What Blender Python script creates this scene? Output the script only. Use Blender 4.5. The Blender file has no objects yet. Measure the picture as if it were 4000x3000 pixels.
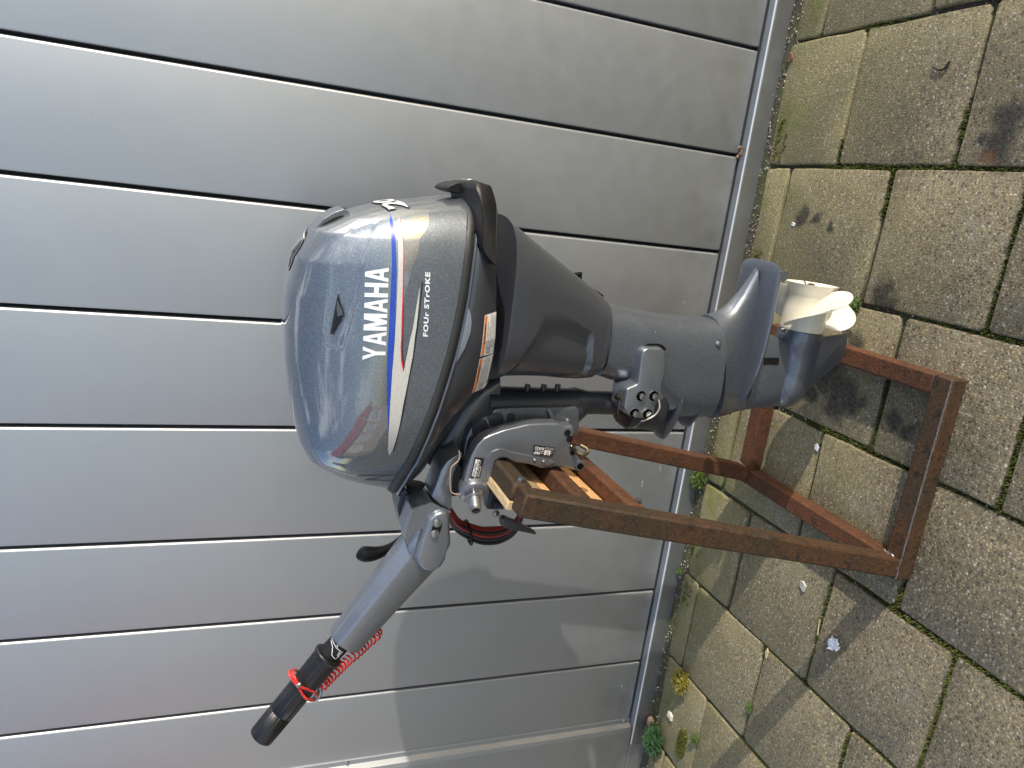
import bpy, bmesh, math, random
import numpy as np
from mathutils import Vector, Matrix
from mathutils.bvhtree import BVHTree
random.seed(7); rng = np.random.default_rng(7)
SC = bpy.context.scene; COL = SC.collection
S = 1.3                      # metres per survey unit (camera height = 1)

# ------------------------------------------------------------------ camera, sky, sun
ROT = np.array([[0.12397008, 0.96054806, 0.24895551], [-0.33024943, 0.27652765, -0.90247869], [-0.93571723, 0.02966294, 0.3515016]])
CAM = np.array([0., 0., 1.])
cam = bpy.data.objects.new('camera', bpy.data.cameras.new('camera')); COL.objects.link(cam)
cam.data.sensor_width = 36; cam.data.lens = 2856/4000*36; cam.data.clip_start = .02; cam.data.clip_end = 500
mw = Matrix([list(ROT[0])+[0], list(ROT[1])+[0], list(ROT[2])+[S], [0, 0, 0, 1]])
cam.matrix_world = mw; SC.camera = cam
SUN = Vector((2.45, -1.0, .82)).normalized()
world = bpy.data.worlds.new('World'); SC.world = world; world.use_nodes = True
wt = world.node_tree; wt.nodes.clear()
def wn(t, **k):
    n = wt.nodes.new(t)
    for a, b in k.items(): setattr(n, a, b)
    return n
sky = wn('ShaderNodeTexSky', sky_type='NISHITA', sun_disc=False, sun_elevation=math.asin(SUN.z), sun_rotation=math.atan2(SUN.x, SUN.y))
bg = wn('ShaderNodeBackground'); wo = wn('ShaderNodeOutputWorld'); bg.inputs[1].default_value = .15
tc = wn('ShaderNodeTexCoord'); nz = wn('ShaderNodeTexNoise'); nz.inputs['Scale'].default_value = 2.3; nz.inputs['Detail'].default_value = 7; nz.inputs['Roughness'].default_value = .58
mp = wn('ShaderNodeMapping'); mp.inputs['Scale'].default_value = (1, 1, 2.0); mp.inputs['Location'].default_value = (3.1, .4, .2)
wt.links.new(tc.outputs['Generated'], mp.inputs[0]); wt.links.new(mp.outputs[0], nz.inputs[0])
cr = wn('ShaderNodeValToRGB'); cr.color_ramp.elements[0].position = .51; cr.color_ramp.elements[1].position = .64
cr.color_ramp.elements[0].color = (0, 0, 0, 1); cr.color_ramp.elements[1].color = (.9, .9, .9, 1)
mx = wn('ShaderNodeMixRGB'); mx.inputs[2].default_value = (6.2, 6.5, 7.0, 1)
wt.links.new(nz.outputs[0], cr.inputs[0]); wt.links.new(cr.outputs[0], mx.inputs[0]); wt.links.new(sky.outputs[0], mx.inputs[1])
wt.links.new(mx.outputs[0], bg.inputs[0]); wt.links.new(bg.outputs[0], wo.inputs[0])
sl = bpy.data.lights.new('sun', 'SUN'); sl.energy = 2.5; sl.angle = math.radians(.6); sl.color = (1, .93, .82)
so = bpy.data.objects.new('sun', sl); COL.objects.link(so); so.rotation_euler = SUN.to_track_quat('Z', 'Y').to_euler(); so.location = SUN*20
SC.view_settings.view_transform = 'Standard'; SC.view_settings.look = 'None'; SC.view_settings.gamma = 1
SC.view_settings.exposure = .92; SC.view_settings.use_curve_mapping = False
SC.render.engine = 'CYCLES'; SC.cycles.max_bounces = 8

# ------------------------------------------------------------------ survey helpers: sight lines met with real planes
Z = {'D': (0, 0, .553), '1': (1050, 650, 2.2116), '2': (1050, 1300, 2.2116), '3': (1700, 650, 2.2116), '4': (1700, 1300, 2.2116),
     '5': (950, 1800, 2.2116), '6': (900, 2300, 2.552), '7': (2500, 1150, 2.2116), '8': (2700, 900, 3.016), 'L': (1750, 1480, 3.19), 'h': (1400, 2400, 1.7015),
     'e': (2000, 0, 1.106), 'B': (2800, 1250, 1.58), 'R': (2200, 1600, 2.212), 'g': (3000, 2100, 1.843), 'b': (2400, 2100, 1.8433)}
def ray(t, x, y):
    a, b, s = Z[t]; px, py = a+x/s, b+y/s
    return ROT @ np.array([px-2000, -(py-1500), -2856.])
def on_y(t, x, y, Y): d = ray(t, x, y); return CAM+d*(Y/d[1])
def on_z(t, x, y, zz=0.): d = ray(t, x, y); return CAM+d*((zz-1)/d[2])
def xz(t, pts, Y): return [(on_y(t, a, b, Y)[0], on_y(t, a, b, Y)[2]) for a, b in pts]

# ------------------------------------------------------------------ material helpers
class N:
    def __init__(s, name):
        s.m = bpy.data.materials.new(name); s.m.use_nodes = True; s.t = s.m.node_tree; s.b = s.t.nodes['Principled BSDF']
        s.pos = s.n('ShaderNodeNewGeometry').outputs['Position']
    def n(s, t, **k):
        o = s.t.nodes.new(t)
        for a, b in k.items(): setattr(o, a, b)
        return o
    def l(s, a, b): s.t.links.new(a, b)
    def noise(s, scale, detail=4, rough=.55, vec=None, dist=0):
        o = s.n('ShaderNodeTexNoise'); o.inputs['Scale'].default_value = scale; o.inputs['Detail'].default_value = detail
        o.inputs['Roughness'].default_value = rough; o.inputs['Distortion'].default_value = dist
        s.l(vec or s.pos, o.inputs['Vector']); return o.outputs[0]
    def vor(s, scale, feature='F1', out='Distance', vec=None):
        o = s.n('ShaderNodeTexVoronoi', feature=feature); o.inputs['Scale'].default_value = scale; s.l(vec or s.pos, o.inputs['Vector']); return o.outputs[out]
    def ramp(s, fac, stops, interp='LINEAR'):
        o = s.n('ShaderNodeValToRGB'); e = o.color_ramp.elements; o.color_ramp.interpolation = interp
        while len(e) < len(stops): e.new(.5)
        for i, (p, c) in enumerate(stops):
            e[i].position = p; e[i].color = (c, c, c, 1) if isinstance(c, (int, float)) else (*c, 1)
        s.l(fac, o.inputs[0]); return o.outputs[0]
    def mix(s, f, a, b, mode='MIX'):
        o = s.n('ShaderNodeMixRGB', blend_type=mode)
        for i, v in enumerate((f, a, b)):
            if isinstance(v, (int, float)): o.inputs[i].default_value = v if i == 0 else (v, v, v, 1)
            elif isinstance(v, tuple): o.inputs[i].default_value = (*v, 1)
            else: s.l(v, o.inputs[i])
        return o.outputs[0]
    def math(s, op, a, b=0., c=None):
        o = s.n('ShaderNodeMath', operation=op)
        for i, v in enumerate((a, b) if c is None else (a, b, c)):
            if isinstance(v, (int, float)): o.inputs[i].default_value = v
            else: s.l(v, o.inputs[i])
        return o.outputs[0]
    def scale(s, v, vec=None):
        o = s.n('ShaderNodeVectorMath', operation='MULTIPLY'); s.l(vec or s.pos, o.inputs[0]); o.inputs[1].default_value = v; return o.outputs[0]
    def bump(s, h, strength=.3, dist=.001, prev=None):
        o = s.n('ShaderNodeBump'); o.inputs['Strength'].default_value = strength; o.inputs['Distance'].default_value = dist; s.l(h, o.inputs['Height'])
        if prev: s.l(prev, o.inputs['Normal'])
        return o.outputs[0]
    def set(s, **k):
        for a, v in k.items():
            i = s.b.inputs[a.replace('_', ' ')]
            if isinstance(v, tuple): i.default_value = (*v, 1)
            elif isinstance(v, (int, float)): i.default_value = v
            else: s.l(v, i)
        return s
def specks(m, base, scale=38, lo=.045, col=(.75, .74, .7)):
    """rare tiny pale dust specks"""
    v = m.vor(scale); k = m.ramp(v, [(lo*.6, 1.), (lo, 0.)])
    g = m.ramp(m.noise(7, 2), [(.5, 0.), (.62, 1.)])
    return m.mix(m.mix(1., k, g, 'MULTIPLY'), base, col)
def paint(name, col, metallic=.55, rough=.36, coat=.6, coatr=.08, flake=0.0, dust=True, grime=.25):
    m = N(name); c = m.mix(m.ramp(m.noise(9, 5), [(.35, 0.), (.75, grime)]), col, tuple(x*.72+.05 for x in col))
    if flake:
        f = m.vor(1500, out='Color'); f2 = m.n('ShaderNodeSeparateColor'); m.l(f, f2.inputs[0])
        c = m.mix(m.ramp(f2.outputs[0], [(.72, 0.), (.98, flake)]), c, (.75, .8, .85))
    if dust: c = specks(m, c)
    r = m.ramp(m.noise(30, 5), [(.3, rough-.05), (.8, rough+.09)])
    nb = m.bump(m.noise(500, 2), .05, .0006)
    m.set(Base_Color=c, Metallic=metallic, Roughness=r, Coat_Weight=coat, Coat_Roughness=coatr, Normal=nb)
    if flake > .2: m.set(Coat_IOR=1.95)
    return m.m
def plastic(name, col, rough=.42, bump=.12, sc=700):
    m = N(name); c = m.mix(m.ramp(m.noise(14, 5), [(.45, 0.), (.8, .5)]), col, tuple(x*1.6+.012 for x in col))
    m.set(Base_Color=specks(m, c), Roughness=m.ramp(m.noise(40, 4), [(.3, rough-.06), (.8, rough+.12)]), Normal=m.bump(m.noise(sc, 2), bump, .0006)); return m.m
def flat(name, col, rough=.45, metallic=0., coat=0.):
    m = N(name); c = m.mix(m.ramp(m.noise(60, 4), [(.4, 0.), (.8, .35)]), col, tuple(x*.8 for x in col))
    m.set(Base_Color=c, Roughness=rough, Metallic=metallic, Coat_Weight=coat); return m.m

COWL = paint('cowl_flake_paint', (.112, .130, .156), metallic=.70, rough=.44, coat=1., coatr=.012, flake=.24, dust=False, grime=.05)
SLATE = paint('slate_metallic_paint', (.102, .117, .142), metallic=.62, rough=.38, coat=.6, coatr=.10, flake=.15)
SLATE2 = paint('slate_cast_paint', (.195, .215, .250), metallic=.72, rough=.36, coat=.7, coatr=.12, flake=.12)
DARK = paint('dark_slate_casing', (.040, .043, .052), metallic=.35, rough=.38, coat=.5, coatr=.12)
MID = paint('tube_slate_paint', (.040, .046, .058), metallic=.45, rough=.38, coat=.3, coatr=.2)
CASING = paint('casing_slate_paint', (.078, .086, .104), metallic=.5, rough=.38, coat=.5, coatr=.12)
BLACK = plastic('black_plastic', (.006, .006, .007), rough=.5); BLACK.node_tree.nodes['Principled BSDF'].inputs['Specular IOR Level'].default_value = .3
RUBBER = plastic('black_rubber', (.022, .022, .021), rough=.5, bump=.2)
GRIPM = plastic('black_grip_rubber', (.006, .006, .007), rough=.32, bump=.08)
STEEL = flat('bolt_steel', (.42, .43, .44), .32, 1.)
BRASSY = flat('yellowed_zinc_steel', (.20, .175, .115), .3, 1.)
CREAM = N('cream_propeller_paint')
_c = CREAM.mix(CREAM.ramp(CREAM.noise(18, 5), [(.42, 0.), (.75, .6)]), (.66, .62, .51), (.56, .51, .40))
_k = CREAM.ramp(CREAM.noise(160, 3), [(.66, 0.), (.72, 1.)])
CREAM.set(Base_Color=CREAM.mix(CREAM.math('MULTIPLY', _k, .35), _c, (.25, .22, .17)), Roughness=.34, Coat_Weight=.25); CREAM = CREAM.m
REDC = flat('red_cord', (.62, .03, .025), .35, coat=.4)
REDW = flat('red_cable', (.24, .018, .015), .4)
_x = 0; BLKW = flat('black_cable', (.012, .012, .013), .45)
WHITE = flat('white_print', (.74, .77, .82), .35)
SILVER = N('silver_dotted_print'); _v = SILVER.vor(900)
SILVER.set(Base_Color=SILVER.mix(SILVER.ramp(_v, [(.35, 0.), (.55, 1.)]), (.62, .61, .58), (.48, .47, .45)), Roughness=.4, Metallic=.1); SILVER = SILVER.m
BLUE = N('blue_dotted_print'); _v = BLUE.vor(700)
BLUE.set(Base_Color=BLUE.mix(BLUE.ramp(_v, [(.3, 0.), (.6, 1.)]), (.006, .07, .52), (.004, .035, .30)), Roughness=.3, Coat_Weight=.3, Coat_Roughness=.05); BLUE = BLUE.m
REDP = flat('red_print', (.65, .012, .02), .3); BLACKP = flat('black_print', (.012, .013, .016), .3); ORANGE = flat('orange_print', (.75, .22, .03), .4)
LABELW = flat('label_white', (.72, .71, .68), .4); GLOSSBLK = flat('black_gloss_recess', (.006, .006, .007), .2)

m = N('weathered_rust')
big = m.noise(6, 6, .6); fine = m.noise(75, 8, .78); pit = m.vor(150)
c = m.mix(m.ramp(big, [(.38, 0.), (.64, 1.)]), (.112, .042, .018), (.055, .026, .014))
c = m.mix(m.ramp(fine, [(.48, 0.), (.75, .65)]), c, (.19, .072, .03))
c = m.mix(m.ramp(m.noise(30, 6, .7), [(.52, 0.), (.64, .85)]), c, (.04, .024, .018))
c = m.mix(m.ramp(pit, [(.12, .7), (.25, 0.)]), c, (.02, .014, .012))
c = m.mix(m.ramp(m.noise(260, 4, .7), [(.45, 0.), (.62, .55)]), c, (.03, .018, .013))
m.set(Base_Color=c, Roughness=m.ramp(fine, [(.3, .6), (.7, .85)]), Metallic=0., Specular_IOR_Level=.25, Normal=m.bump(m.mix(.5, fine, pit), .8, .002)); RUST = m.m
m = N('darker_pitted_rust')
big = m.noise(8, 6, .6); fine = m.noise(95, 8, .8)
c = m.mix(m.ramp(big, [(.42, 0.), (.66, 1.)]), (.046, .032, .019), (.080, .037, .017))
c = m.mix(m.ramp(fine, [(.5, 0.), (.75, .7)]), c, (.18, .08, .035))
c = m.mix(m.ramp(m.noise(60, 5, .65), [(.55, 0.), (.64, .9)]), c, (.022, .017, .014))
zz = m.n('ShaderNodeSeparateXYZ'); m.l(m.pos, zz.inputs[0]); c = m.mix(m.math('MULTIPLY', m.ramp(zz.outputs[2], [(.25, 0.), (.75, 1.)]), m.ramp(m.noise(20, 6, .7), [(.3, .9), (.7, .35)])), c, (.036, .027, .019))
c = m.mix(m.ramp(m.vor(210), [(.18, .9), (.36, 0.)]), c, (.012, .009, .008))
m.set(Base_Color=c, Roughness=m.ramp(fine, [(.3, .38), (.7, .7)]), Metallic=.1, Specular_IOR_Level=.3, Normal=m.bump(fine, .8, .002)); RUSTD = m.m
m = N('weld_grey'); m.set(Base_Color=m.mix(m.noise(60, 4), (.10, .09, .09), (.24, .22, .22)), Roughness=.45, Metallic=.6); WELD = m.m
def wood(name, a, b):
    m = N(name); g = m.noise(14, 6, .6, m.scale((9, .7, 9)), 1.2); f = m.noise(90, 4, .6, m.scale((9, .5, 9)))
    c = m.mix(m.ramp(g, [(.35, 0.), (.68, 1.)]), a, b); c = m.mix(m.ramp(f, [(.45, 0.), (.75, .5)]), c, tuple(x*.45 for x in b))
    m.set(Base_Color=c, Roughness=.6, Normal=m.bump(f, .4, .0008)); return m.m
WOOD = wood('pine_board', (.62, .36, .17), (.46, .24, .10)); WOODG = wood('grey_pine_board', (.36, .27, .16), (.2, .13, .07))
WOODR = wood('raw_split_edge', (.62, .50, .30), (.30, .2, .1))

# metal cladding: factory-coated aluminium with the slight waviness of rolled sheet
def cladding(name, k=1.):
    m = N(name)
    str_ = m.noise(900, 2, .5, m.scale((1, 1, .03))); cl = m.noise(2.2, 3)
    c = m.mix(m.ramp(cl, [(.3, 0.), (.7, 1.)]), (.368*k, .388*k, .416*k), (.396*k, .413*k, .438*k))
    c = m.mix(m.ramp(m.noise(4, 6, .65), [(.62, 0.), (.85, .25)]), c, (.36, .35, .32))
    c = specks(m, c, 16, .018, (.7, .7, .68))
    low = m.n('ShaderNodeSeparateXYZ'); m.l(m.pos, low.inputs[0])
    dirt = m.math('MULTIPLY', m.ramp(low.outputs[2], [(0., 1.), (.35, 0.)]), m.ramp(m.noise(11, 6, .6), [(.35, 0.), (.8, .55)]))
    c = m.mix(dirt, c, (.17, .155, .12))
    nb = m.bump(m.noise(3.2, 2, .4, m.scale((1., 1., .35))), .22, .004); nb = m.bump(str_, .03, .0004, nb)
    m.set(Base_Color=c, Metallic=.84, Roughness=m.ramp(m.noise(26, 4), [(.3, .43), (.75, .49)]), Normal=nb, Coat_Weight=.12, Coat_Roughness=.3); return m.m
CLAD = cladding('silver_grey_cladding'); CLAD2 = cladding('grey_trim', .82)
SILLHI = flat('painted_sill_highlight', (.72, .72, .72), .3, .5); DARKGAP = flat('joint_shadow_rubber', (.02, .022, .02), .7)

# exposed-aggregate concrete with painted bounce light near the wall and old oil and water stains
def paver_mat(name, warm):
    m = N(name); P = m.pos
    sep = m.n('ShaderNodeSeparateXYZ'); m.l(P, sep.inputs[0]); X, Y = sep.outputs[0], sep.outputs[1]
    v = m.vor(170, out='Color'); sc = m.n('ShaderNodeSeparateColor'); m.l(v, sc.inputs[0]); rnd = sc.outputs[0]; d = m.vor(170)
    v2 = m.vor(75, out='Color'); s2 = m.n('ShaderNodeSeparateColor'); m.l(v2, s2.inputs[0]); d2 = m.vor(75)
    base = m.mix(m.ramp(m.noise(5, 6, .6), [(.35, 0.), (.7, 1.)]), tuple(x*warm for x in (.150, .125, .075)), tuple(x*warm for x in (.225, .190, .118)))
    stone = m.ramp(rnd, [(0., (.07, .058, .040)), (.18, (.155, .128, .080)), (.42, (.245, .203, .125)), (.62, (.35, .283, .165)), (.76, (.38, .29, .165)), (.88, (.40, .35, .26)), (.97, (.50, .46, .38))], 'CONSTANT')
    c = m.mix(m.ramp(d, [(.34, .95), (.55, .1)]), base, stone)
    big = m.mix(1., m.ramp(s2.outputs[1], [(.86, 0.), (.88, 1.)]), m.ramp(d2, [(.24, 1.), (.31, 0.)]), 'MULTIPLY')
    c = m.mix(big, c, m.ramp(s2.outputs[2], [(0., (.36, .27, .17)), (.5, (.46, .40, .31)), (.8, (.10, .085, .07))], 'CONSTANT'))
    c = m.mix(m.ramp(m.noise(300, 3, .7), [(.42, .6), (.58, 0.)]), c, (.04, .034, .024))
    # sun bounced off the wall, painted in as yellow green, strongest near it
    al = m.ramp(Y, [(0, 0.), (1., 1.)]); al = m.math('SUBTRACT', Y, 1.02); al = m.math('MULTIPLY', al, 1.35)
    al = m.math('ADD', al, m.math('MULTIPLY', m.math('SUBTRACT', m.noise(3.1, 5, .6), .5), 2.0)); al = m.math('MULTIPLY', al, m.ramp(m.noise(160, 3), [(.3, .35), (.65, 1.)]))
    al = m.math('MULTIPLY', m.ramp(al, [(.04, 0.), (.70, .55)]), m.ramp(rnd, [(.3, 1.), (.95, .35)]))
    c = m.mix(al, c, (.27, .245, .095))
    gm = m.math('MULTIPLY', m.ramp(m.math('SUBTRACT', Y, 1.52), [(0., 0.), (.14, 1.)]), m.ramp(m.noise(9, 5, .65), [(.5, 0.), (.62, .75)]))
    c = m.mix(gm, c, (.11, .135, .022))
    # grey-white lime bloom
    c = m.mix(m.ramp(m.noise(7.5, 6, .65), [(.58, 0.), (.8, .35)]), c, (.36, .35, .32))
    # dark stains at surveyed spots
    warp = m.n('ShaderNodeVectorMath', operation='ADD'); nn = m.n('ShaderNodeTexNoise'); nn.inputs['Scale'].default_value = 16; nn.inputs['Detail'].default_value = 5; m.l(P, nn.inputs['Vector'])
    sv = m.n('ShaderNodeVectorMath', operation='MULTIPLY_ADD'); m.l(nn.outputs[1], sv.inputs[0]); sv.inputs[1].default_value = (.07, .07, 0); sv.inputs[2].default_value = (-.035, -.035, 0)
    m.l(P, warp.inputs[0]); m.l(sv.outputs[0], warp.inputs[1]); acc = None
    for t, x, y, r in STAINS:
        g = on_z(t, x, y)*S
        dn = m.n('ShaderNodeVectorMath', operation='DISTANCE'); m.l(warp.outputs[0], dn.inputs[0]); dn.inputs[1].default_value = (g[0], g[1], 0)
        k = m.ramp(dn.outputs['Value'], [(r*.45, 1.), (r, 0.)]); acc = k if acc is None else m.mix(1., acc, k, 'LIGHTEN')
    acc = m.math('MULTIPLY', acc, m.ramp(m.noise(120, 3, .6), [(.35, .98), (.72, .6)]))
    c = m.mix(acc, c, (.022, .02, .017))
    rust = m.n('ShaderNodeVectorMath', operation='DISTANCE'); g = on_z('D', 2130, 345)*S; m.l(warp.outputs[0], rust.inputs[0]); rust.inputs[1].default_value = (g[0], g[1], 0)
    c = m.mix(m.ramp(rust.outputs['Value'], [(.006, .35), (.028, 0.)]), c, (.30, .12, .03))
    h = m.mix(.6, m.ramp(d, [(0., 1.), (.5, 0.)]), m.noise(420, 3, .7)); nb = m.bump(m.noise(22, 4), .35, .004); nb = m.bump(h, .75, .0022, nb)
    m.set(Base_Color=c, Roughness=m.ramp(rnd, [(0., .62), (1., .9)]), Normal=nb); return m.m
STAINS = [('D', 1790, 800, .055), ('D', 1815, 850, .07), ('D', 1840, 870, .035), ('D', 1800, 890, .04), ('D', 1775, 825, .045), ('D', 1860, 865, .02), ('D', 1745, 850, .03), ('D', 1930, 912, .03), ('D', 1960, 930, .028), ('D', 2180, 250, .04), ('D', 2165, 300, .045),
          ('D', 2150, 330, .04), ('D', 1905, 635, .04), ('D', 1920, 660, .03), ('D', 1735, 465, .028), ('D', 1765, 475, .02), ('D', 1800, 490, .018), ('D', 1845, 735, .035), ('D', 1830, 715, .02), ('D', 2120, 290, .02)]
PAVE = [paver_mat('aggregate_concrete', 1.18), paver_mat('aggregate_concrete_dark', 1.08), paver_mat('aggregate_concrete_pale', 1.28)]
m = N('damp_soil_and_moss')
c = m.mix(m.ramp(m.noise(130, 5, .7), [(.35, 0.), (.7, 1.)]), (.022, .018, .013), (.10, .085, .062))
c = m.mix(m.ramp(m.noise(14, 5), [(.45, 0.), (.6, .8)]), c, (.06, .075, .014))
c = m.mix(m.ramp(m.vor(260), [(.1, .8), (.22, 0.)]), c, (.25, .2, .15))
m.set(Base_Color=c, Roughness=.95, Normal=m.bump(m.noise(160, 5, .7), .9, .004)); SOIL = m.m
m = N('moss'); c = m.ramp(m.noise(38, 5, .7), [(.3, (.04, .042, .010)), (.5, (.085, .10, .014)), (.68, (.12, .14, .02)), (.82, (.18, .15, .04))])
m.set(Base_Color=c, Roughness=.9); MOSS = m.m
def leafm(n, a, b):
    m = N(n); m.set(Base_Color=m.mix(m.noise(90, 3), a, b), Roughness=.55); return m.m
LEAF = leafm('weed_leaf', (.05, .10, .018), (.11, .16, .03)); LEAFY = leafm('yellow_weed_leaf', (.16, .20, .02), (.32, .19, .04)); LEAFD = leafm('dark_weed_leaf', (.03, .085, .03), (.06, .13, .04))

# ------------------------------------------------------------------ object helpers
BASE = {}
def tag(o, label=None, cat=None, group=None, kind=None):
    for k, v in (('label', label), ('category', cat), ('group', group), ('kind', kind)):
        if v: o[k] = v
    return o
def thing(name, base, label, cat, group=None):
    o = bpy.data.objects.new(name, None); COL.objects.link(o); o.empty_display_size = .05
    o.location = [v*S for v in base]; BASE[o.name] = np.array(base, float)*S; return tag(o, label, cat, group)
def obj(name, verts, faces, mat, parent=None, smooth=35, base=None, bevel=0, bseg=2, fix=True):
    V = np.array(verts, float)*S
    b0 = BASE[parent.name] if parent else (np.array(base, float)*S if base is not None else np.zeros(3))
    me = bpy.data.meshes.new(name); me.from_pydata([tuple(v) for v in V-b0], [], faces)
    if fix:
        bm = bmesh.new(); bm.from_mesh(me); bmesh.ops.remove_doubles(bm, verts=bm.verts, dist=1e-6); bmesh.ops.recalc_face_normals(bm, faces=bm.faces); bm.to_mesh(me); bm.free()
    me.materials.append(mat)
    if smooth:
        me.shade_smooth(); me.set_sharp_from_angle(angle=math.radians(smooth))
    o = bpy.data.objects.new(name, me); COL.objects.link(o)
    if parent: o.parent = parent; BASE[o.name] = b0
    else: o.location = b0; BASE[o.name] = b0
    if bevel:
        md = o.modifiers.new('bevel', 'BEVEL'); md.width = bevel*S; md.segments = bseg; md.limit_method = 'ANGLE'; md.angle_limit = math.radians(32); md.harden_normals = False
    return o
def merge(*parts):
    V, F = [], []
    for v, f in parts:
        n = len(V); V += [tuple(p) for p in v]; F += [[i+n for i in q] for q in f]
    return V, F
def box(x0, x1, y0, y1, z0, z1):
    v = [(x, y, z) for x in (x0, x1) for y in (y0, y1) for z in (z0, z1)]
    return v, [[0, 1, 3, 2], [4, 6, 7, 5], [0, 4, 5, 1], [2, 3, 7, 6], [0, 2, 6, 4], [1, 5, 7, 3]]
def beam(p, q, w, h, up=(0, 1, 0)):
    """square bar from p to q; w across 'up x axis', h along up"""
    p, q = np.array(p, float), np.array(q, float); a = q-p; a /= np.linalg.norm(a); u = np.array(up, float); u -= a*(u@a); u /= np.linalg.norm(u); s = np.cross(a, u)
    v = [tuple(b+s*i*w/2+u*j*h/2) for b in (p, q) for i, j in ((-1, -1), (1, -1), (1, 1), (-1, 1))]
    return v, [[0, 3, 2, 1], [4, 5, 6, 7], [0, 1, 5, 4], [1, 2, 6, 5], [2, 3, 7, 6], [3, 0, 4, 7]]
def prism(out, y0, y1):
    n = len(out); v = [(x, y0, z) for x, z in out]+[(x, y1, z) for x, z in out]
    return v, [list(range(n)), list(range(2*n-1, n-1, -1))]+[[i, (i+1) % n, n+(i+1) % n, n+i] for i in range(n)]
def tube(pts, r, seg=10, cap=True, closed=False):
    P = [np.array(p, float) for p in pts]; n = len(P); R = r if hasattr(r, '__len__') else [r]*n; V, F = [], []
    t0 = P[1]-P[0]; u = np.cross(t0, (0, 0, 1.)); u = u if np.linalg.norm(u) > 1e-6*np.linalg.norm(t0)+1e-9 else np.cross(t0, (0, 1., 0))
    u /= np.linalg.norm(u)
    for i in range(n):
        t = (P[(i+1) % n]-P[i-1]) if closed else (P[min(i+1, n-1)]-P[max(i-1, 0)]); t /= max(np.linalg.norm(t), 1e-9)
        u = u-t*(u@t); u /= max(np.linalg.norm(u), 1e-9); w = np.cross(t, u)
        for k in range(seg):
            a = 2*math.pi*k/seg; V.append(tuple(P[i]+R[i]*(math.cos(a)*u+math.sin(a)*w)))
    for i in range(n if closed else n-1):
        for k in range(seg): j = (i+1) % n; F.append([i*seg+k, i*seg+(k+1) % seg, j*seg+(k+1) % seg, j*seg+k])
    if cap and not closed: F += [list(range(seg))[::-1], [(n-1)*seg+k for k in range(seg)]]
    return V, F
def lathe(p, q, prof, seg=32, ribs=None, cap=True):
    """prof: (t, r) along p->q ; duplicate points give sharp steps"""
    p, q = np.array(p, float), np.array(q, float); a = q-p; L = np.linalg.norm(a); a /= L
    u = np.cross(a, (0, 1., .013)); u /= np.linalg.norm(u); w = np.cross(a, u); V, F = [], []
    for t, r in prof:
        for k in range(seg):
            an = 2*math.pi*k/seg; rr = r*(1 if ribs is None else ribs(t, an)); V.append(tuple(p+a*L*t+rr*(math.cos(an)*u+math.sin(an)*w)))
    n = len(prof)
    for i in range(n-1):
        for k in range(seg): F.append([i*seg+k, i*seg+(k+1) % seg, (i+1)*seg+(k+1) % seg, (i+1)*seg+k])
    if cap: F += [list(range(seg))[::-1], [(n-1)*seg+k for k in range(seg)]]
    return V, F
def sg(v, e): return math.copysign(abs(v)**e, v)
def loft(secs, ym, exp=3., seg=48, cap=True):
    """secs: (A_xz, B_xz, halfwidth[, ycentre]); each ring is a superellipse across Y"""
    V, F = [], []
    for s in secs:
        A, B, w = np.array(s[0]), np.array(s[1]), s[2]; yc = s[3] if len(s) > 3 else ym
        for k in range(seg):
            a = 2*math.pi*k/seg; c, d = sg(math.cos(a), 2/exp), sg(math.sin(a), 2/exp)
            P = A+(B-A)*(1+c)/2; V.append((P[0], yc+w*d, P[1]))
    n = len(secs)
    for i in range(n-1):
        for k in range(seg): F.append([i*seg+k, i*seg+(k+1) % seg, (i+1)*seg+(k+1) % seg, (i+1)*seg+k])
    if cap: F += [list(range(seg))[::-1], [(n-1)*seg+k for k in range(seg)]]
    return V, F
def resample(pts, n, closed=True):
    P = np.array(list(pts)+([pts[0]] if closed else []), float); d = np.r_[0, np.cumsum(np.linalg.norm(np.diff(P, axis=0), axis=1))]
    t = np.linspace(0, d[-1], n+1 if closed else n); r = np.stack([np.interp(t, d, P[:, i]) for i in range(P.shape[1])], 1); return r[:-1] if closed else r
def spline(pts, per=8, closed=False):
    P = [np.array(p, float) for p in pts]; n = len(P); out = []
    for i in range(n if closed else n-1):
        g = lambda j: P[j % n] if closed else P[min(max(j, 0), n-1)]
        a, b, c, d = g(i-1), g(i), g(i+1), g(i+2)
        for k in range(per):
            t = k/per; out.append(.5*((2*b)+(-a+c)*t+(2*a-5*b+4*c-d)*t*t+(-a+3*b-3*c+d)*t**3))
    if not closed: out.append(P[-1])
    return out
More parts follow.
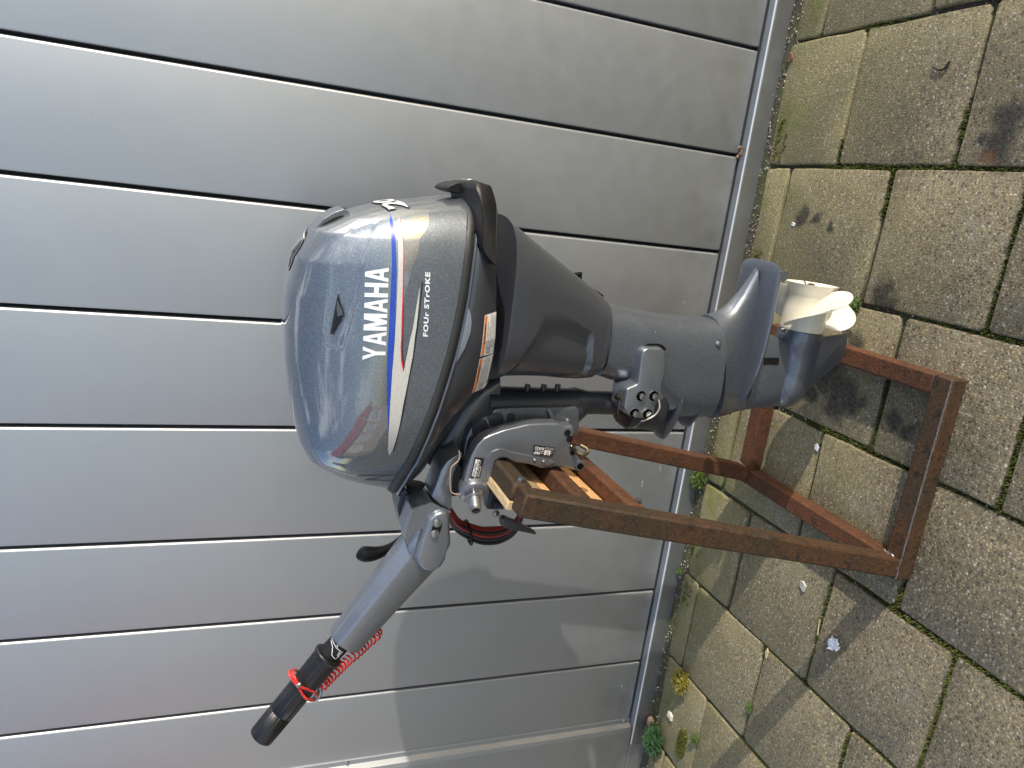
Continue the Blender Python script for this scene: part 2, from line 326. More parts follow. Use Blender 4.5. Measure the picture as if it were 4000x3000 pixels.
def pillow(out, yc, hw, exp=3., rings=7, n=96, inset=.005, smooth_it=1):
    """rounded slab: outline in XZ, edges rolled over towards +-Y by shrinking along the outline's normals"""
    O = resample(out, n)
    for _ in range(smooth_it): O = (np.roll(O, 1, 0)+2*O+np.roll(O, -1, 0))/4
    T = np.roll(O, -1, 0)-np.roll(O, 1, 0); Nn = np.stack([T[:, 1], -T[:, 0]], 1); Nn /= np.linalg.norm(Nn, axis=1)[:, None]
    ar = .5*np.sum(O[:, 0]*np.roll(O[:, 1], -1)-np.roll(O[:, 0], -1)*O[:, 1]); Nn = -Nn if ar > 0 else Nn   # inward
    def folded(d):
        Q = O+Nn*d; return np.any(np.sum((np.roll(Q, -1, 0)-Q)*(np.roll(O, -1, 0)-O), 1) <= 0) or np.min(np.linalg.norm(Q[:, None]-Q[None], axis=2)+np.where((np.abs(np.subtract.outer(np.arange(n), np.arange(n))) < 7) | (np.abs(np.subtract.outer(np.arange(n), np.arange(n))) > n-7), 9, 0)) < .0006
    while inset > .0004 and folded(inset): inset *= .85
    V, F = [], []; lv = []
    for k in range(-rings, rings+1):
        a = k/rings*math.pi/2; yy = hw*sg(math.sin(a), 2/exp); sh = inset*(1-abs(math.cos(a))**(2/exp)); lv.append(len(V))
        for i in range(n): p = O[i]+Nn[i]*sh; V.append((p[0], yc+yy, p[1]))
    for j in range(2*rings):
        for i in range(n): F.append([lv[j]+i, lv[j]+(i+1) % n, lv[j+1]+(i+1) % n, lv[j+1]+i])
    F += [[lv[0]+i for i in range(n)][::-1], [lv[-1]+i for i in range(n)]]
    return V, F
def hexbolt(p, ax, r=.008, h=.006, washer=True):
    p = np.array(p, float); ax = np.array(ax, float); ax /= np.linalg.norm(ax); q = p+ax*h
    a = lathe(p, q, [(0, r), (1, r)], 6); b = lathe(p-ax*h*.1, p+ax*h*.15, [(0, r*1.28), (1, r*1.28)], 20) if washer else ([], [])
    c = lathe(q, q+ax*h*.12, [(0, r*.8), (1, r*.55)], 16)
    return merge(a, b, c)
def surf(*objs):
    dg = bpy.context.evaluated_depsgraph_get(); V, F = [], []
    for o in objs:
        b0 = BASE[o.name]/S; me = o.data; n = len(V); V += [tuple(np.array(v.co)/S+b0) for v in me.vertices]; F += [[i+n for i in p.vertices] for p in me.polygons]
    return BVHTree.FromPolygons(V, F)
def decal_mesh(polys, bvh, off=.0008, y0=.3, cut=.012):
    """flat print laid on a surface: XZ polygons carried straight back (+Y) to the surface under them"""
    bm = bmesh.new()
    for p in polys:
        vs = [bm.verts.new((x, 0, z)) for x, z in p]
        try: bm.faces.new(vs)
        except ValueError: pass
    bmesh.ops.triangulate(bm, faces=bm.faces)
    for _ in range(5):
        es = [e for e in bm.edges if e.calc_length() > cut]
        if not es: break
        bmesh.ops.subdivide_edges(bm, edges=es, cuts=1); bmesh.ops.triangulate(bm, faces=bm.faces)
    for v in bm.verts:
        h = bvh.ray_cast(Vector((v.co.x, y0, v.co.z)), Vector((0, 1, 0)))
        if h[0] is None:
            h = bvh.find_nearest(Vector((v.co.x, .85, v.co.z)))
        nn = h[1] if h[1].y < 0 else -h[1]
        v.co = h[0]+nn*off
    bm.verts.index_update(); V = [tuple(v.co) for v in bm.verts]; F = [[v.index for v in f.verts] for f in bm.faces]; bm.free(); return V, F
def text_polys(txt, org, u, v, bold=0., spacing=1.):
    """font outlines as XZ triangles; org, u (advance of total width), v (cap height) are XZ vectors"""
    cu = bpy.data.curves.new('t', 'FONT'); cu.body = txt; cu.size = 1; cu.offset = bold; cu.space_character = spacing; cu.resolution_u = 3
    o = bpy.data.objects.new('t', cu); COL.objects.link(o); bpy.context.view_layer.update()
    me = bpy.data.meshes.new_from_object(o.evaluated_get(bpy.context.evaluated_depsgraph_get()))
    P = np.array([v_.co[:2] for v_ in me.vertices]); lo, hi = P.min(0), P.max(0); org, u, v = np.array(org), np.array(u), np.array(v)
    Q = org+np.outer((P[:, 0]-lo[0])/(hi[0]-lo[0]), u)+np.outer((P[:, 1]-lo[1])/(hi[1]-lo[1]), v)
    out = [[tuple(Q[i]) for i in f.vertices] for f in me.polygons]
    bpy.data.objects.remove(o); bpy.data.curves.remove(cu); bpy.data.meshes.remove(me); return out
def pad(polys, y): 
    V, F = [], []
    for p in polys: n = len(V); V += [(a, y, b) for a, b in p]; F.append(list(range(n, n+len(p))))
    return V, F

# ================================================================== ground
WY = 1.340
gx0, gx1, gy0, gy1 = -40, 40, -40, 40
soil = obj('pavement', *merge(([(gx0, gy0, -.0075), (gx1, gy0, -.0075), (gx1, gy1, -.0075), (gx0, gy1, -.0075)], [[0, 1, 2, 3]])), SOIL, smooth=0)
tag(soil, 'grey exposed aggregate paving laid in staggered rows in front of the metal wall', kind='structure')
def paver(x0, x1, y0, y1, near=True):
    g = .0024+random.random()*.0026; j = lambda: (random.random()-.5)*.004
    cs = [(x0+g+j(), y0+g+j()), (x1-g+j(), y0+g+j()), (x1-g+j(), y1-g+j()), (x0+g+j(), y1-g+j())]
    rot = (random.random()-.5)*.01; cx, cy = (x0+x1)/2, (y0+y1)/2; dz = (random.random()-.5)*.003; tx, ty = (random.random()-.5)*.014, (random.random()-.5)*.014
    out = []                                                     # slightly chipped, rounded outline
    for i in range(4):
        a, b, p = np.array(cs[i]), np.array(cs[(i+1) % 4]), np.array(cs[i-1]); L = .0025+random.random()*.004
        for q in (p, b): d = (q-a); out.append(a+d/np.linalg.norm(d)*L)
        if near:
            for t in (.25, .5, .75): out.append(a+(b-a)*t+(np.random.default_rng(int(abs(a[0]*9999+t*77+a[1]*777))).random(2)-.5)*.003)
    order = []
    k = 5 if near else 2
    for i in range(4):
        blk = out[i*k:(i+1)*k]; order += [blk[0], blk[1]]+blk[2:]
    n = len(order); c, s = math.cos(rot), math.sin(rot); V = []
    for lvl, ins, z in ((0, 0, -.03), (1, 0, -.0028), (2, .0012, -.0008), (3, .0032, 0.)):
        for p in order:
            dx, dy = p[0]-cx, p[1]-cy; L = math.hypot(dx, dy); f = 1-ins/L; dx, dy = dx*f, dy*f
            V.append((cx+dx*c-dy*s, cy+dx*s+dy*c, min(z+dz+dx*tx+dy*ty, .006)))
    F = [[l*n+i, l*n+(i+1) % n, (l+1)*n+(i+1) % n, (l+1)*n+i] for l in range(3) for i in range(n)]+[[3*n+i for i in range(n)]]
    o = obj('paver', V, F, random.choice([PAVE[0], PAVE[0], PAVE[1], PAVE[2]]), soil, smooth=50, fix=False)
    return o
XB = [-1.26, -1.025, -.803, -.567, -.341, -.108, .120, .354, .585]
rows = {-1.26: [1.135, .90, .665], -1.025: [1.24, 1.006, .775], -.803: [1.13, .891, .647], -.567: [1.228, .990, .757], -.341: [1.115, .882, .650], -.108: [1.228, .977, .742], .120: [1.107, .868, .635], .354: [1.22, .98, .745]}
joints = []; seams_y = []
def fill(x0, x1, js):
    js = sorted(js, reverse=True)
    while js[-1] > -.4: js.append(js[-1]-.234+(random.random()-.5)*.006)
    top = 1.296+(random.random()-.5)*.012; ys = [top]+[j for j in js if j < top-.02]
    for a, b in zip(ys[:-1], ys[1:]):
        paver(x0, x1, b, a, b > -.1); seams_y.append((x0, x1, b))
for i in range(len(XB)-1): fill(XB[i], XB[i+1], list(rows[XB[i]]))
xx = .585; off = 0
while xx < 1.5: fill(xx, xx+.234, [1.1 if off % 2 == 0 else 1.22]); xx += .234; off += 1
xx = -1.26; off = 0
while xx > -2.4: fill(xx-.234, xx, [1.24 if off % 2 == 0 else 1.12]); xx -= .234; off += 1
# the far paving, seen only in reflections, as one sheet
m = N('distant_paving'); br = m.n('ShaderNodeTexBrick'); br.inputs['Scale'].default_value = 1/.305; br.inputs['Mortar Size'].default_value = .015; br.inputs['Brick Width'].default_value = 1.; br.inputs['Row Height'].default_value = 1.
br.inputs['Color1'].default_value = (.21, .19, .15, 1); br.inputs['Color2'].default_value = (.17, .155, .125, 1); br.inputs['Mortar'].default_value = (.05, .06, .02, 1); m.l(m.pos, br.inputs['Vector'])
m.set(Base_Color=m.mix(m.ramp(m.noise(200, 4), [(.3, 0.), (.7, .5)]), br.outputs[0], (.26, .23, .18)), Roughness=.9)
V, F = merge(*[([(a, c, -.006), (b, c, -.006), (b, d, -.006), (a, d, -.006)], [[0, 1, 2, 3]]) for a, b, c, d in ((-30, 30, -30, -.66), (-30, -2.43, -.66, 1.3), (1.58, 30, -.66, 1.3), (-30, -1.6, 1.3, 30))])
tag(obj('road', V, F, m.m, smooth=0), kind='structure')

# soil strip against the wall, lumpy
V, F = [], []; nx = 500; nyy = 9
for i in range(nx+1):
    x = -2.0+3.4*i/nx
    for j in range(nyy):
        y = 1.272+.072*j/(nyy-1); V.append((x, y, -.008+.007*math.sin(math.pi*j/(nyy-1))+random.random()*.0022))
for i in range(nx):
    for j in range(nyy-1): a = i*nyy+j; F.append([a, a+nyy, a+nyy+1, a+1])
tag(obj('soil_strip', V, F, SOIL, smooth=60), 'dark crumbly soil and grit along the foot of the metal wall', 'soil', kind='stuff')
# moss in the joints: small upright tufts
def tuft(V, F, x, y, z, r, h, n=5):
    for _ in range(n):
        a = random.random()*6.28; l = r*random.random(); cx, cy = x+l*math.cos(a), y+l*math.sin(a); w = r*.38; b = random.random()*6.28; t = (random.random()-.5)*r
        k = len(V); V += [(cx-w*math.cos(b), cy-w*math.sin(b), z), (cx+w*math.cos(b), cy+w*math.sin(b), z), (cx+t, cy+t*.6, z+h*(.5+random.random()))]; F.append([k, k+1, k+2])
V, F = [], []
from mathutils import noise as mn
def moss_at(x, y):
    d = mn.noise(Vector((x*5, y*5, 0)))*.5+.5+.25*mn.noise(Vector((x*23, y*23, 3)))
    near = max(0, min(1, (1.15-y)*2.2)); return d*.75+.35*near
for k, xb in enumerate(XB+[.819, -1.494]):
    y = .35
    while y < 1.27:
        if moss_at(xb, y) > .54: tuft(V, F, xb+(random.random()-.5)*.009, y, -.008, .003, .0075)
        y += .0013
for x0, x1, yj in seams_y:
    if yj < .3: continue
    x = x0
    while x < x1:
        if moss_at(x, yj) > .56: tuft(V, F, x, yj+(random.random()-.5)*.009, -.008, .0035, .0085)
        x += .0013
for _ in range(1600):                                            # greener cushions on the strip by the wall
    x = -1.5+2.2*random.random(); y = 1.285+random.random()**2*-.03
    if mn.noise(Vector((x*9, 2, 0))) > .12: tuft(V, F, x, y, -.002, .004, .006)
gx, gy, _ = on_z('b', 490, 1480)
for _ in range(500):
    a, r = random.random()*6.28, random.random()**.5; tuft(V, F, gx+.022*r*math.cos(a)*1.7, gy+.014*r*math.sin(a), 0, .004, .007)
tag(obj('joint_moss', V, F, MOSS, smooth=0, fix=False), 'green and brown moss filling the joints between the pavers', 'moss', kind='stuff')
# loose grit in joints and on the soil
V, F = [], []
def pebble(V, F, x, y, z, r):
    k = len(V); a = random.random()*3; pts = [(1, 0, 0), (-1, 0, 0), (0, .7, 0), (0, -.7, 0), (0, 0, .6), (0, 0, -.5)]
    for p in pts:
        q = [c*r*(.75+random.random()*.5) for c in p]; V.append((x+q[0]*math.cos(a)-q[1]*math.sin(a), y+q[0]*math.sin(a)+q[1]*math.cos(a), z+q[2]))
    F.extend([[k+i, k+j, k+l] for i, j, l in ((0, 2, 4), (2, 1, 4), (1, 3, 4), (3, 0, 4), (2, 0, 5), (1, 2, 5), (3, 1, 5), (0, 3, 5))])
for _ in range(1500): pebble(V, F, -1.6+2.3*random.random(), 1.283+.045*random.random(), .0, .0012+.003*random.random()**3)
for _ in range(700):
    xb = random.choice(XB); pebble(V, F, xb+(random.random()-.5)*.02, .4+.87*random.random(), -.004, .001+.0022*random.random()**2)
m = N('grit'); m.set(Base_Color=m.ramp(m.vor(140, out='Color'), [(.2, (.09, .07, .055)), (.5, (.2, .17, .13)), (.85, (.5, .45, .38))]), Roughness=.85)
tag(obj('grit', V, F, m.m, smooth=0, fix=False), 'fine grit scattered in the joints and on the soil strip', 'grit', kind='stuff')

# ================================================================== wall
wall = thing('metal_wall', (0, WY, 0), 'silver grey metal cladding wall of tall upright panels with dark open joints', 'wall')
JX = [.134+.2018*i for i in range(9)]; JX = [-1.261, -1.071, -.873, -.691, -.468, -.2675, -.063, .1355, .340, .545, .75, .955, 1.16, 1.36]
TOP = 2.05
obj('backing_sheet', *box(-1.5, 1.56, WY+.022, WY+.06, 0, TOP), DARKGAP, wall, smooth=0)
for a, b in zip(JX[:-1], JX[1:]):
    g = .0031; e = .0046   # open joint, then the folded edge of each sheet
    x0, x1 = a+(g if a > -1.25 else 0), b-g; z0, z1 = .047, TOP
    # section in XY, extruded upwards: bright rolled edge on both sides
    sec = [(x0, WY+.022), (x0, WY+.0045), (x0+.0006, WY+.0016), (x0+.0018, WY+.0003), (x0+e, WY), (x1-e, WY), (x1-.0034, WY+.0003), (x1-.0012, WY+.0018), (x1, WY+.0045), (x1, WY+.022)]
    n = len(sec); zs = [z0, z0+.0015]+list(np.linspace(z0+.1, z1, 9)); V = [(x, y, z) for z in zs for x, y in sec]
    F = [[k*n+i, k*n+i+1, (k+1)*n+i+1, (k+1)*n+i] for k in range(len(zs)-1) for i in range(n-1)]+[list(range(n))]
    obj('wall_panel', V, F, CLAD, wall, smooth=40)
# sill channel
sec = [(WY+.02, .041), (WY-.0005, .041), (WY-.004, .0445), (WY-.008, .0445), (WY-.0195, .040), (WY-.021, .038), (WY-.021, -.012), (WY+.02, -.012)]
V = [(x, y, z) for x in (-1.305, 1.56) for y, z in sec]; n = len(sec)
obj('sill', V, [[i, (i+1) % n, n+(i+1) % n, n+i] for i in range(n)]+[list(range(n)), list(range(n, 2*n))[::-1]], CLAD2, wall, smooth=0, bevel=.0012)
obj('sill_groove', *box(-1.29, 1.56, WY-.002, WY+.021, .0412, .0466), DARKGAP, wall, smooth=0)
obj('sill_lip', *tube([(-1.30, WY-.0185, .0398), (1.56, WY-.0185, .0398)], .0019, 8), SILLHI, wall)  # paler than the sill: its bright sky highlight is put into the colour
# corner trim at the left end of the wall
sec = [(-1.236, WY-.0005), (-1.236, WY-.003), (-1.247, WY-.0045), (-1.252, WY-.016), (-1.262, WY-.019), (-1.60, WY-.019), (-1.60, WY+.02), (-1.236, WY+.02)]
n = len(sec); V = [(x, y, z) for z in (.045, TOP) for x, y in sec]
obj('corner_trim', V, [[i, (i+1) % n, n+(i+1) % n, n+i] for i in range(n)]+[list(range(n)), list(range(n, 2*n))[::-1]], CLAD, wall, smooth=0, bevel=.0012)
obj('corner_foot', *box(-1.60, -1.302, WY-.022, WY+.02, -.012, .0445), CLAD, wall, smooth=0, bevel=.001)
for zz in (.062, .405, .75, 1.10): obj('screw', *hexbolt((-1.2415, WY-.0035, zz), (0, -1, 0), .0036, .0035), STEEL, wall)
bits = []                                                        # scratches and marks on the lower wall
m = N('pale_scuff'); m.set(Base_Color=(.46, .45, .42), Roughness=.6); SCUFF = m.m
def scuff(t, pts, w=.0006):
    P = spline([on_y(t, a, b, WY-.0004) for a, b in pts], 5); V = []; 
    for i, p in enumerate(P):
        k = w*math.sin(math.pi*(i+.3)/(len(P)-.4)); V += [(p[0]-k, p[1], p[2]), (p[0]+k, p[1], p[2])]
    return V, [[2*i, 2*i+1, 2*i+3, 2*i+2] for i in range(len(P)-1)]
sc = [scuff('e', [(850, 835), (840, 880), (825, 945)], .0009), scuff('e', [(885, 500), (872, 540), (864, 590)]), scuff('e', [(790, 985), (782, 1020), (776, 1060)], .0008), scuff('e', [(752, 1300), (738, 1310), (732, 1335)], .0012), scuff('e', [(738, 1145), (730, 1175), (732, 1195)], .0009),
      scuff('e', [(378, 940), (376, 965), (374, 990)]), scuff('R', [(835, 470), (838, 510), (842, 540)], .0022), scuff('R', [(686, 600), (682, 620), (690, 632)], .003), scuff('R', [(684, 640), (676, 652), (686, 662)], .003), scuff('e', [(700, 320), (694, 335), (688, 345)], .0012), scuff('R', [(1190, 250), (1170, 300)], .0006), scuff('h', [(1745, 470), (1755, 480), (1748, 500)], .0035), scuff('h', [(1725, 580), (1718, 600), (1722, 612)], .003)]
obj('scuff_marks', *merge(*sc), SCUFF, wall, smooth=0)['kind'] = 'stuff'
c0 = on_y('e', 985, 660, WY-.004)
V, F = [], []
for i in range(26): pebble(V, F, c0[0]+(random.random()-.5)*.022, WY-.004-random.random()*.008, c0[2]+(random.random()-.5)*.02, .004)
tag(obj('dead_leaf', V, F, flat('dead_leaf_brown', (.20, .13, .08), .8), smooth=0, base=tuple(c0)), 'small clump of dead leaf caught in the gap under the wall panel', 'dead leaf')

# ================================================================== motor stand
SX0, SX1, SY0, SY1, BH = -.505, -.178, .745, 1.155, .032
stand = thing('motor_stand', ((SX0+SX1)/2, (SY0+SY1)/2, 0), 'rusty welded steel stand with a square base and two leaning uprights under the motor', 'stand')
w = .031
obj('base_bar', *box(SX0, SX1, SY0, SY0+w, .0005, BH), RUSTD, stand, bevel=.003)
obj('base_bar', *box(SX0, SX1, SY1-w, SY1, .0005, BH), RUST, stand, bevel=.003)
obj('base_bar', *box(SX0+.0005, SX0+w, SY0+w, SY1-w, .001, BH-.0007), RUST, stand, bevel=.003)
obj('base_bar', *box(SX1-w, SX1-.0005, SY0+w, SY1-w, .001, BH-.0007), RUST, stand, bevel=.003)
KX = .197
def px_(z): return -.4905+KX*z
for y0, mt, zt in ((SY0+.0004, RUSTD, .676), (SY1-w-.0004, RUST, .672)):
    h = w/2; v = []
    for z in (BH-.001, zt):
        cx = px_(z)
        for dx, dy in ((-h, 0), (h, 0), (h, w), (-h, w)): v.append((cx+dx, y0+dy, z+(dx*-.197 if z > .5 else 0)))
    obj('upright', v, [[0, 3, 2, 1], [4, 5, 6, 7], [0, 1, 5, 4], [1, 2, 6, 5], [2, 3, 7, 6], [3, 0, 4, 7]], mt, stand, bevel=.003)
def leanbox(y0, y1, z0, z1, d0, d1):
    """box in the lean of the uprights: d0..d1 offset from their +X face, z along the upright"""
    v = []
    for y in (y0, y1):
        for z, d in ((z0, d0), (z0, d1), (z1, d1), (z1, d0)): v.append((px_(z)+h+d, y, z-d*KX))
    return v, [[0, 1, 2, 3], [7, 6, 5, 4], [0, 4, 5, 1], [1, 5, 6, 2], [2, 6, 7, 3], [3, 7, 4, 0]]
for z0, z1, mt in ((.6515, .6775, RUSTD), (.568, .594, RUST), (.485, .511, RUST)):
    obj('cross_bar', *leanbox(SY0+w, SY1-w, z0, z1, -.022, .001), mt, stand, bevel=.004)
for z0, z1, mt in ((.604, .6545, WOODG), (.528, .6025, WOOD), (.455, .526, WOOD)):
    obj('board', *leanbox(.790, SY1-w*.5, z0, z1, -.040, -.0235), mt, stand, bevel=.0012)
obj('split_board_edge', *leanbox(.776, SY1-w*.4, .658, .6775, -.0350, -.0228), WOODR, stand, bevel=.0015)
for (y, z) in ((.787, .655), (.787, .482)):
    p = (px_(z)+h+.001, y, z+.010); obj('bolt', *hexbolt(p, (1, 0, -.2), .0050, .007), STEEL, stand)
# weld seams along the base edges
wp = [(SX0+.004+(SX1-SX0-.008)*i/120, SY0+.0012+random.random()*.0006, BH-.0008+random.random()*.0008) for i in range(121)]
obj('weld_seam', *tube(wp, [.0008+random.random()*.0008 for _ in wp], 6), WELD, stand)
for c in ((-.483, SY0+.0, .036), (-.468, SY0+.012, .036), (-.483, SY1-w, .036), (-.469, SY1-w*.5, .035)):
    p = [(c[0]+(random.random()-.5)*.004, c[1]+t*.02, c[2]+(random.random()-.5)*.003) for t in np.linspace(0, 1, 8)]
    obj('weld_seam', *tube(p, [.0013+random.random()*.001 for _ in p], 6), WELD, stand)

# ================================================================== outboard motor
YM = .93
motor = thing('outboard_motor', (-.26, YM, 0), 'slate grey four stroke outboard motor with a blue stripe clamped upright on the rusty stand', 'outboard motor')
def d_(pts, Y): return xz('D', pts, Y)
def P_(t, a, b, Y): p = on_y(t, a, b, Y); return np.array([p[0], p[2]])
# --- cowl -----------------------------------------------------------
CU = [0, .03, .07, .12, .2, .3, .4, .5, .6, .7, .8, .88, .94, .98, 1.]
CB = [(1006, 421), (1006.5, 436), (1007, 452), (1006.5, 480), (1004, 525), (997, 580), (989, 640), (977, 700), (963, 760), (945, 820), (925, 880), (903, 935), (880, 985), (855, 1025), (836, 1056)]
CT = [(905, 431), (860, 437), (805, 446), (742, 464), (676, 494), (634, 553), (616, 625), (611, 700), (613, 770), (620, 835), (631, 895), (644, 948), (664, 984), (715, 1016), (790, 1042)]
def cowl_w(u): 
    t = abs(2*u-1); k = 3.6 if u < .5 else 8.; return .122*(1-t**k)**(1/(2.6 if u < .5 else 2.1))*(1-.10*max(0, (u-.5)*2)**1.5)+.0004
GRO = [xz('1', [(520, 1560), (512, 1400), (548, 1180), (560, 900), (640, 700), (760, 540), (870, 440), (1000, 430), (930, 560), (850, 740), (790, 960), (740, 1200), (690, 1360), (620, 1600)], .812),
       xz('1', [(560, 1100), (590, 860), (680, 690), (800, 560), (850, 500), (740, 660), (660, 830), (610, 1000)], .812)]
def inpoly_sd(x, z, P):
    ins = False; dm = 9; n = len(P)
    for i in range(n):
        x0, z0 = P[i]; x1, z1 = P[(i+1) % n]
        if (z0 > z) != (z1 > z) and x < (x1-x0)*(z-z0)/(z1-z0)+x0: ins = not ins
        dx, dz = x1-x0, z1-z0; t = max(0, min(1, ((x-x0)*dx+(z-z0)*dz)/(dx*dx+dz*dz+1e-12))); dm = min(dm, math.hypot(x-x0-t*dx, z-z0-t*dz))
    return dm if ins else -dm
def cowl():
    us = .5-.5*np.cos(np.linspace(0, math.pi, 181)); us = np.unique(np.clip(np.r_[us], 0, 1)); nphi = 130; V, F = [], []
    for u in us:
        w = cowl_w(u); near = YM-w*.97
        bx = np.interp(u, CU, [p[0] for p in CB]); by = np.interp(u, CU, [p[1] for p in CB]); tx = np.interp(u, CU, [p[0] for p in CT]); ty = np.interp(u, CU, [p[1] for p in CT])
        B = P_('D', bx, by, near); T = P_('D', tx, ty, YM-w*.25)
        for k in range(nphi+1):
            ph = math.pi*k/nphi; s_, c_ = sg(math.sin(ph), 2/4.2), sg(math.cos(ph), 2/4.2)
            Q = B+(T-B)*s_; y = YM-w*c_*(1-.13*s_**1.5)
            if c_ > .3:
                for g, (poly, dep) in enumerate(zip(GRO[:1], (.0013,))):
                    if -.30 < Q[0] < .0:
                        sd = inpoly_sd(Q[0], Q[1], poly); y += dep*max(0, min(1, sd/.0022+.5))*min(1, (c_-.3)*4)
            V.append((Q[0], y, Q[1]))
    n = nphi+1
    for i in range(len(us)-1):
        for k in range(nphi): F.append([i*n+k, i*n+k+1, (i+1)*n+k+1, (i+1)*n+k])
    F.append([i*n for i in range(len(us))]+[i*n+nphi for i in range(len(us)-1, -1, -1)])
    return V, F
cow = obj('cowling', *cowl(), COWL, motor, smooth=60)
SB = surf(cow)
# --- rubber seal and the tray under it ------------------------------
def seam_pt(u, off=0., dpx=0.):
    w = cowl_w(u)+off; near = YM-w*.97; bx = np.interp(u, CU, [p[0] for p in CB]); by = np.interp(u, CU, [p[1] for p in CB]); return near, w, P_('D', bx+dpx*math.cos(.35*u), by+dpx*.45*u, near)
def band(us, off, d0, d1, name, mat, prof):
    V, F = [], []; n = len(prof); rows_ = []
    for side in (-1, 1):
        for u in (us if side < 0 else us[::-1]):
            _, w, P0 = seam_pt(u, off, d0); _, _, P1 = seam_pt(u, off, d1); rows_.append(len(V))
            for t, o_ in prof:
                P = P0+(P1-P0)*t; V.append((P[0]+(o_ if u < .5 else -o_)*max(0, abs(2*u-1)-.93)*10, YM+side*(w+o_)*.985, P[1]))
    for a, b in zip(rows_, rows_[1:]+rows_[:1]):
        for i in range(n-1): F.append([a+i, a+i+1, b+i+1, b+i])
    return obj(name, V, F, mat, motor, smooth=50)
us = list(.5-.5*np.cos(np.linspace(0, math.pi, 91)))
band(us, .0, -1, 20, 'rubber_seal', RUBBER, [(0, -.004), (.05, .001), (.25, .0025), (.6, .003), (.9, .001), (1, -.004)])
band(us, .0, 20, 25.5, 'tray_rim', SLATE2, [(0, -.004), (.1, .0025), (.5, .0035), (.9, .0022), (1, -.004)])
TL = [(1056, 424), (1060, 440), (1064, 455), (1070, 480), (1072, 525), (1072, 580), (1072, 640), (1071, 700), (1069, 760), (1056, 826), (1020, 868), (985, 905), (950, 958), (915, 1015), (872, 1047)]
def tray():
    V, F = [], []; vs = np.linspace(0, 1, 9); n = len(vs); rows_ = []
    for side in (-1, 1):
        for u in (us if side < 0 else us[::-1]):
            w = cowl_w(u); near = YM-w*.97; _, _, P0 = seam_pt(u, 0, 23); lx = np.interp(u, CU, [p[0] for p in TL]); ly = np.interp(u, CU, [p[1] for p in TL])
            wb = w*(.92-.34*min(1, max(0, (u-.55)/.3))); P1 = P_('D', lx, ly, YM-wb); rows_.append(len(V))
            for t in vs:
                P = P0+(P1-P0)*t; bul = .004*math.sin(math.pi*t); V.append((P[0], YM+side*(w*.985+(wb-w*.985)*t**1.4+bul*min(1, w/.05)), P[1]))
    for a, b in zip(rows_, rows_[1:]+rows_[:1]):
        for i in range(n-1): F.append([a+i, a+i+1, b+i+1, b+i])
    F.append([r+n-1 for r in rows_][::-1])
    return V, F
tr = obj('lower_tray', *tray(), DARK, motor, smooth=50); ST = surf(tr)
sl_ = xz('3', [(262, 1175), (270, 1200), (292, 1260), (298, 1340), (290, 1420), (240, 1560), (190, 1655), (130, 1740), (80, 1800), (140, 1600), (200, 1400), (240, 1260)], .815)
obj('side_trim', *decal_mesh([resample(sl_, 40)], ST, .0022, cut=.01), SLATE2, motor, smooth=50)
# --- apron (upper casing) -------------------------------------------
ap = []
for A, B, w_ in (((1070, 460), (1068, 836), .1115), ((1074, 464), (1074, 835), .1112), ((1105, 490), (1105, 831), .1060), ((1135, 514), (1135, 829), .0990), ((1175, 545), (1175, 828), .0885), ((1220, 580), (1220, 828), .0755), ((1260, 610), (1258, 827), .0640), ((1288, 633), (1280, 824), .056), ((1297, 645), (1291, 816), .054), ((1299, 655), (1297, 806), .0515)):
    ap.append((P_('D', *A, YM-.006), P_('D', *B, YM-w_*.75), w_))
def densify(secs, k):
    out = []
    for a, b in zip(secs[:-1], secs[1:]):
        for q in range(k): t = q/k; out.append((a[0]+(b[0]-a[0])*t, a[1]+(b[1]-a[1])*t, a[2]+(b[2]-a[2])*t))
    return out+[secs[-1]]
CRE = xz('4', [(500, 430), (590, 300), (690, 140), (780, 15), (850, -80), (940, -125), (1080, -90), (1250, -40), (1362, 0), (1362, 300), (1310, 432), (700, 470)], .865)
V, F = loft(densify(ap, 9), YM, 3.4, 200)
V = [(x, y+(.0075*max(0, min(1, inpoly_sd(x, z, CRE)/.007+.2)) if y < YM-.03 else 0), z) for x, y, z in V]
apr = obj('upper_casing', V, F, CASING, motor, smooth=38); SA = surf(apr)
# --- leg ------------------------------------------------------------
lg = []
for A, B, w_ in (((1294, 652), (1290, 812), .043), ((1320, 657), (1320, 822), .044), ((1370, 668), (1370, 826), .045), ((1410, 675), (1405, 850), .047), ((1440, 680), (1435, 885), .048), ((1480, 683), (1470, 900), .048), ((1520, 685), (1505, 902), .047), ((1538, 686), (1525, 900), .047)):
    lg.append((P_('D', *A, YM), P_('D', *B, YM-w_*.3), w_))
leg = obj('leg', *loft(lg, YM, 2.7, 64), SLATE, motor, smooth=45)
gc = []
for A, B, w_ in (((-.1392, .3345), (1527, 900), .0472), ((-.1362, .3245), (1538, 898), .0440), ((-.1295, .3110), (1553, 896), .0370), ((-.1192, .3005), (1566, 893), .0310), ((-.0988, .2861), (1583, 889), .0240), ((-.0752, .2735), (1598, 887), .0172), ((-.0615, .2670), (1606, 886), .0135)):
    gc.append((A, P_('D', *B, YM), w_))
gcase = obj('gearcase', *loft(gc, YM, 2.5, 72), SLATE, motor, smooth=50)
gc = []
for A, B, w_ in (((1643, 690), (1603, 885), .0150), ((1650, 712), (1625, 882), .0185), ((1662, 722), (1650, 881), .020), ((1688, 728), (1680, 876), .0225), ((1708, 735), (1702, 868), .024)):
    gc.append((P_('D', *A, YM), P_('D', *B, YM), w_))
gear = obj('strut', *loft(gc, YM, 2.1, 56), SLATE, motor, smooth=50); SG = surf(gear)
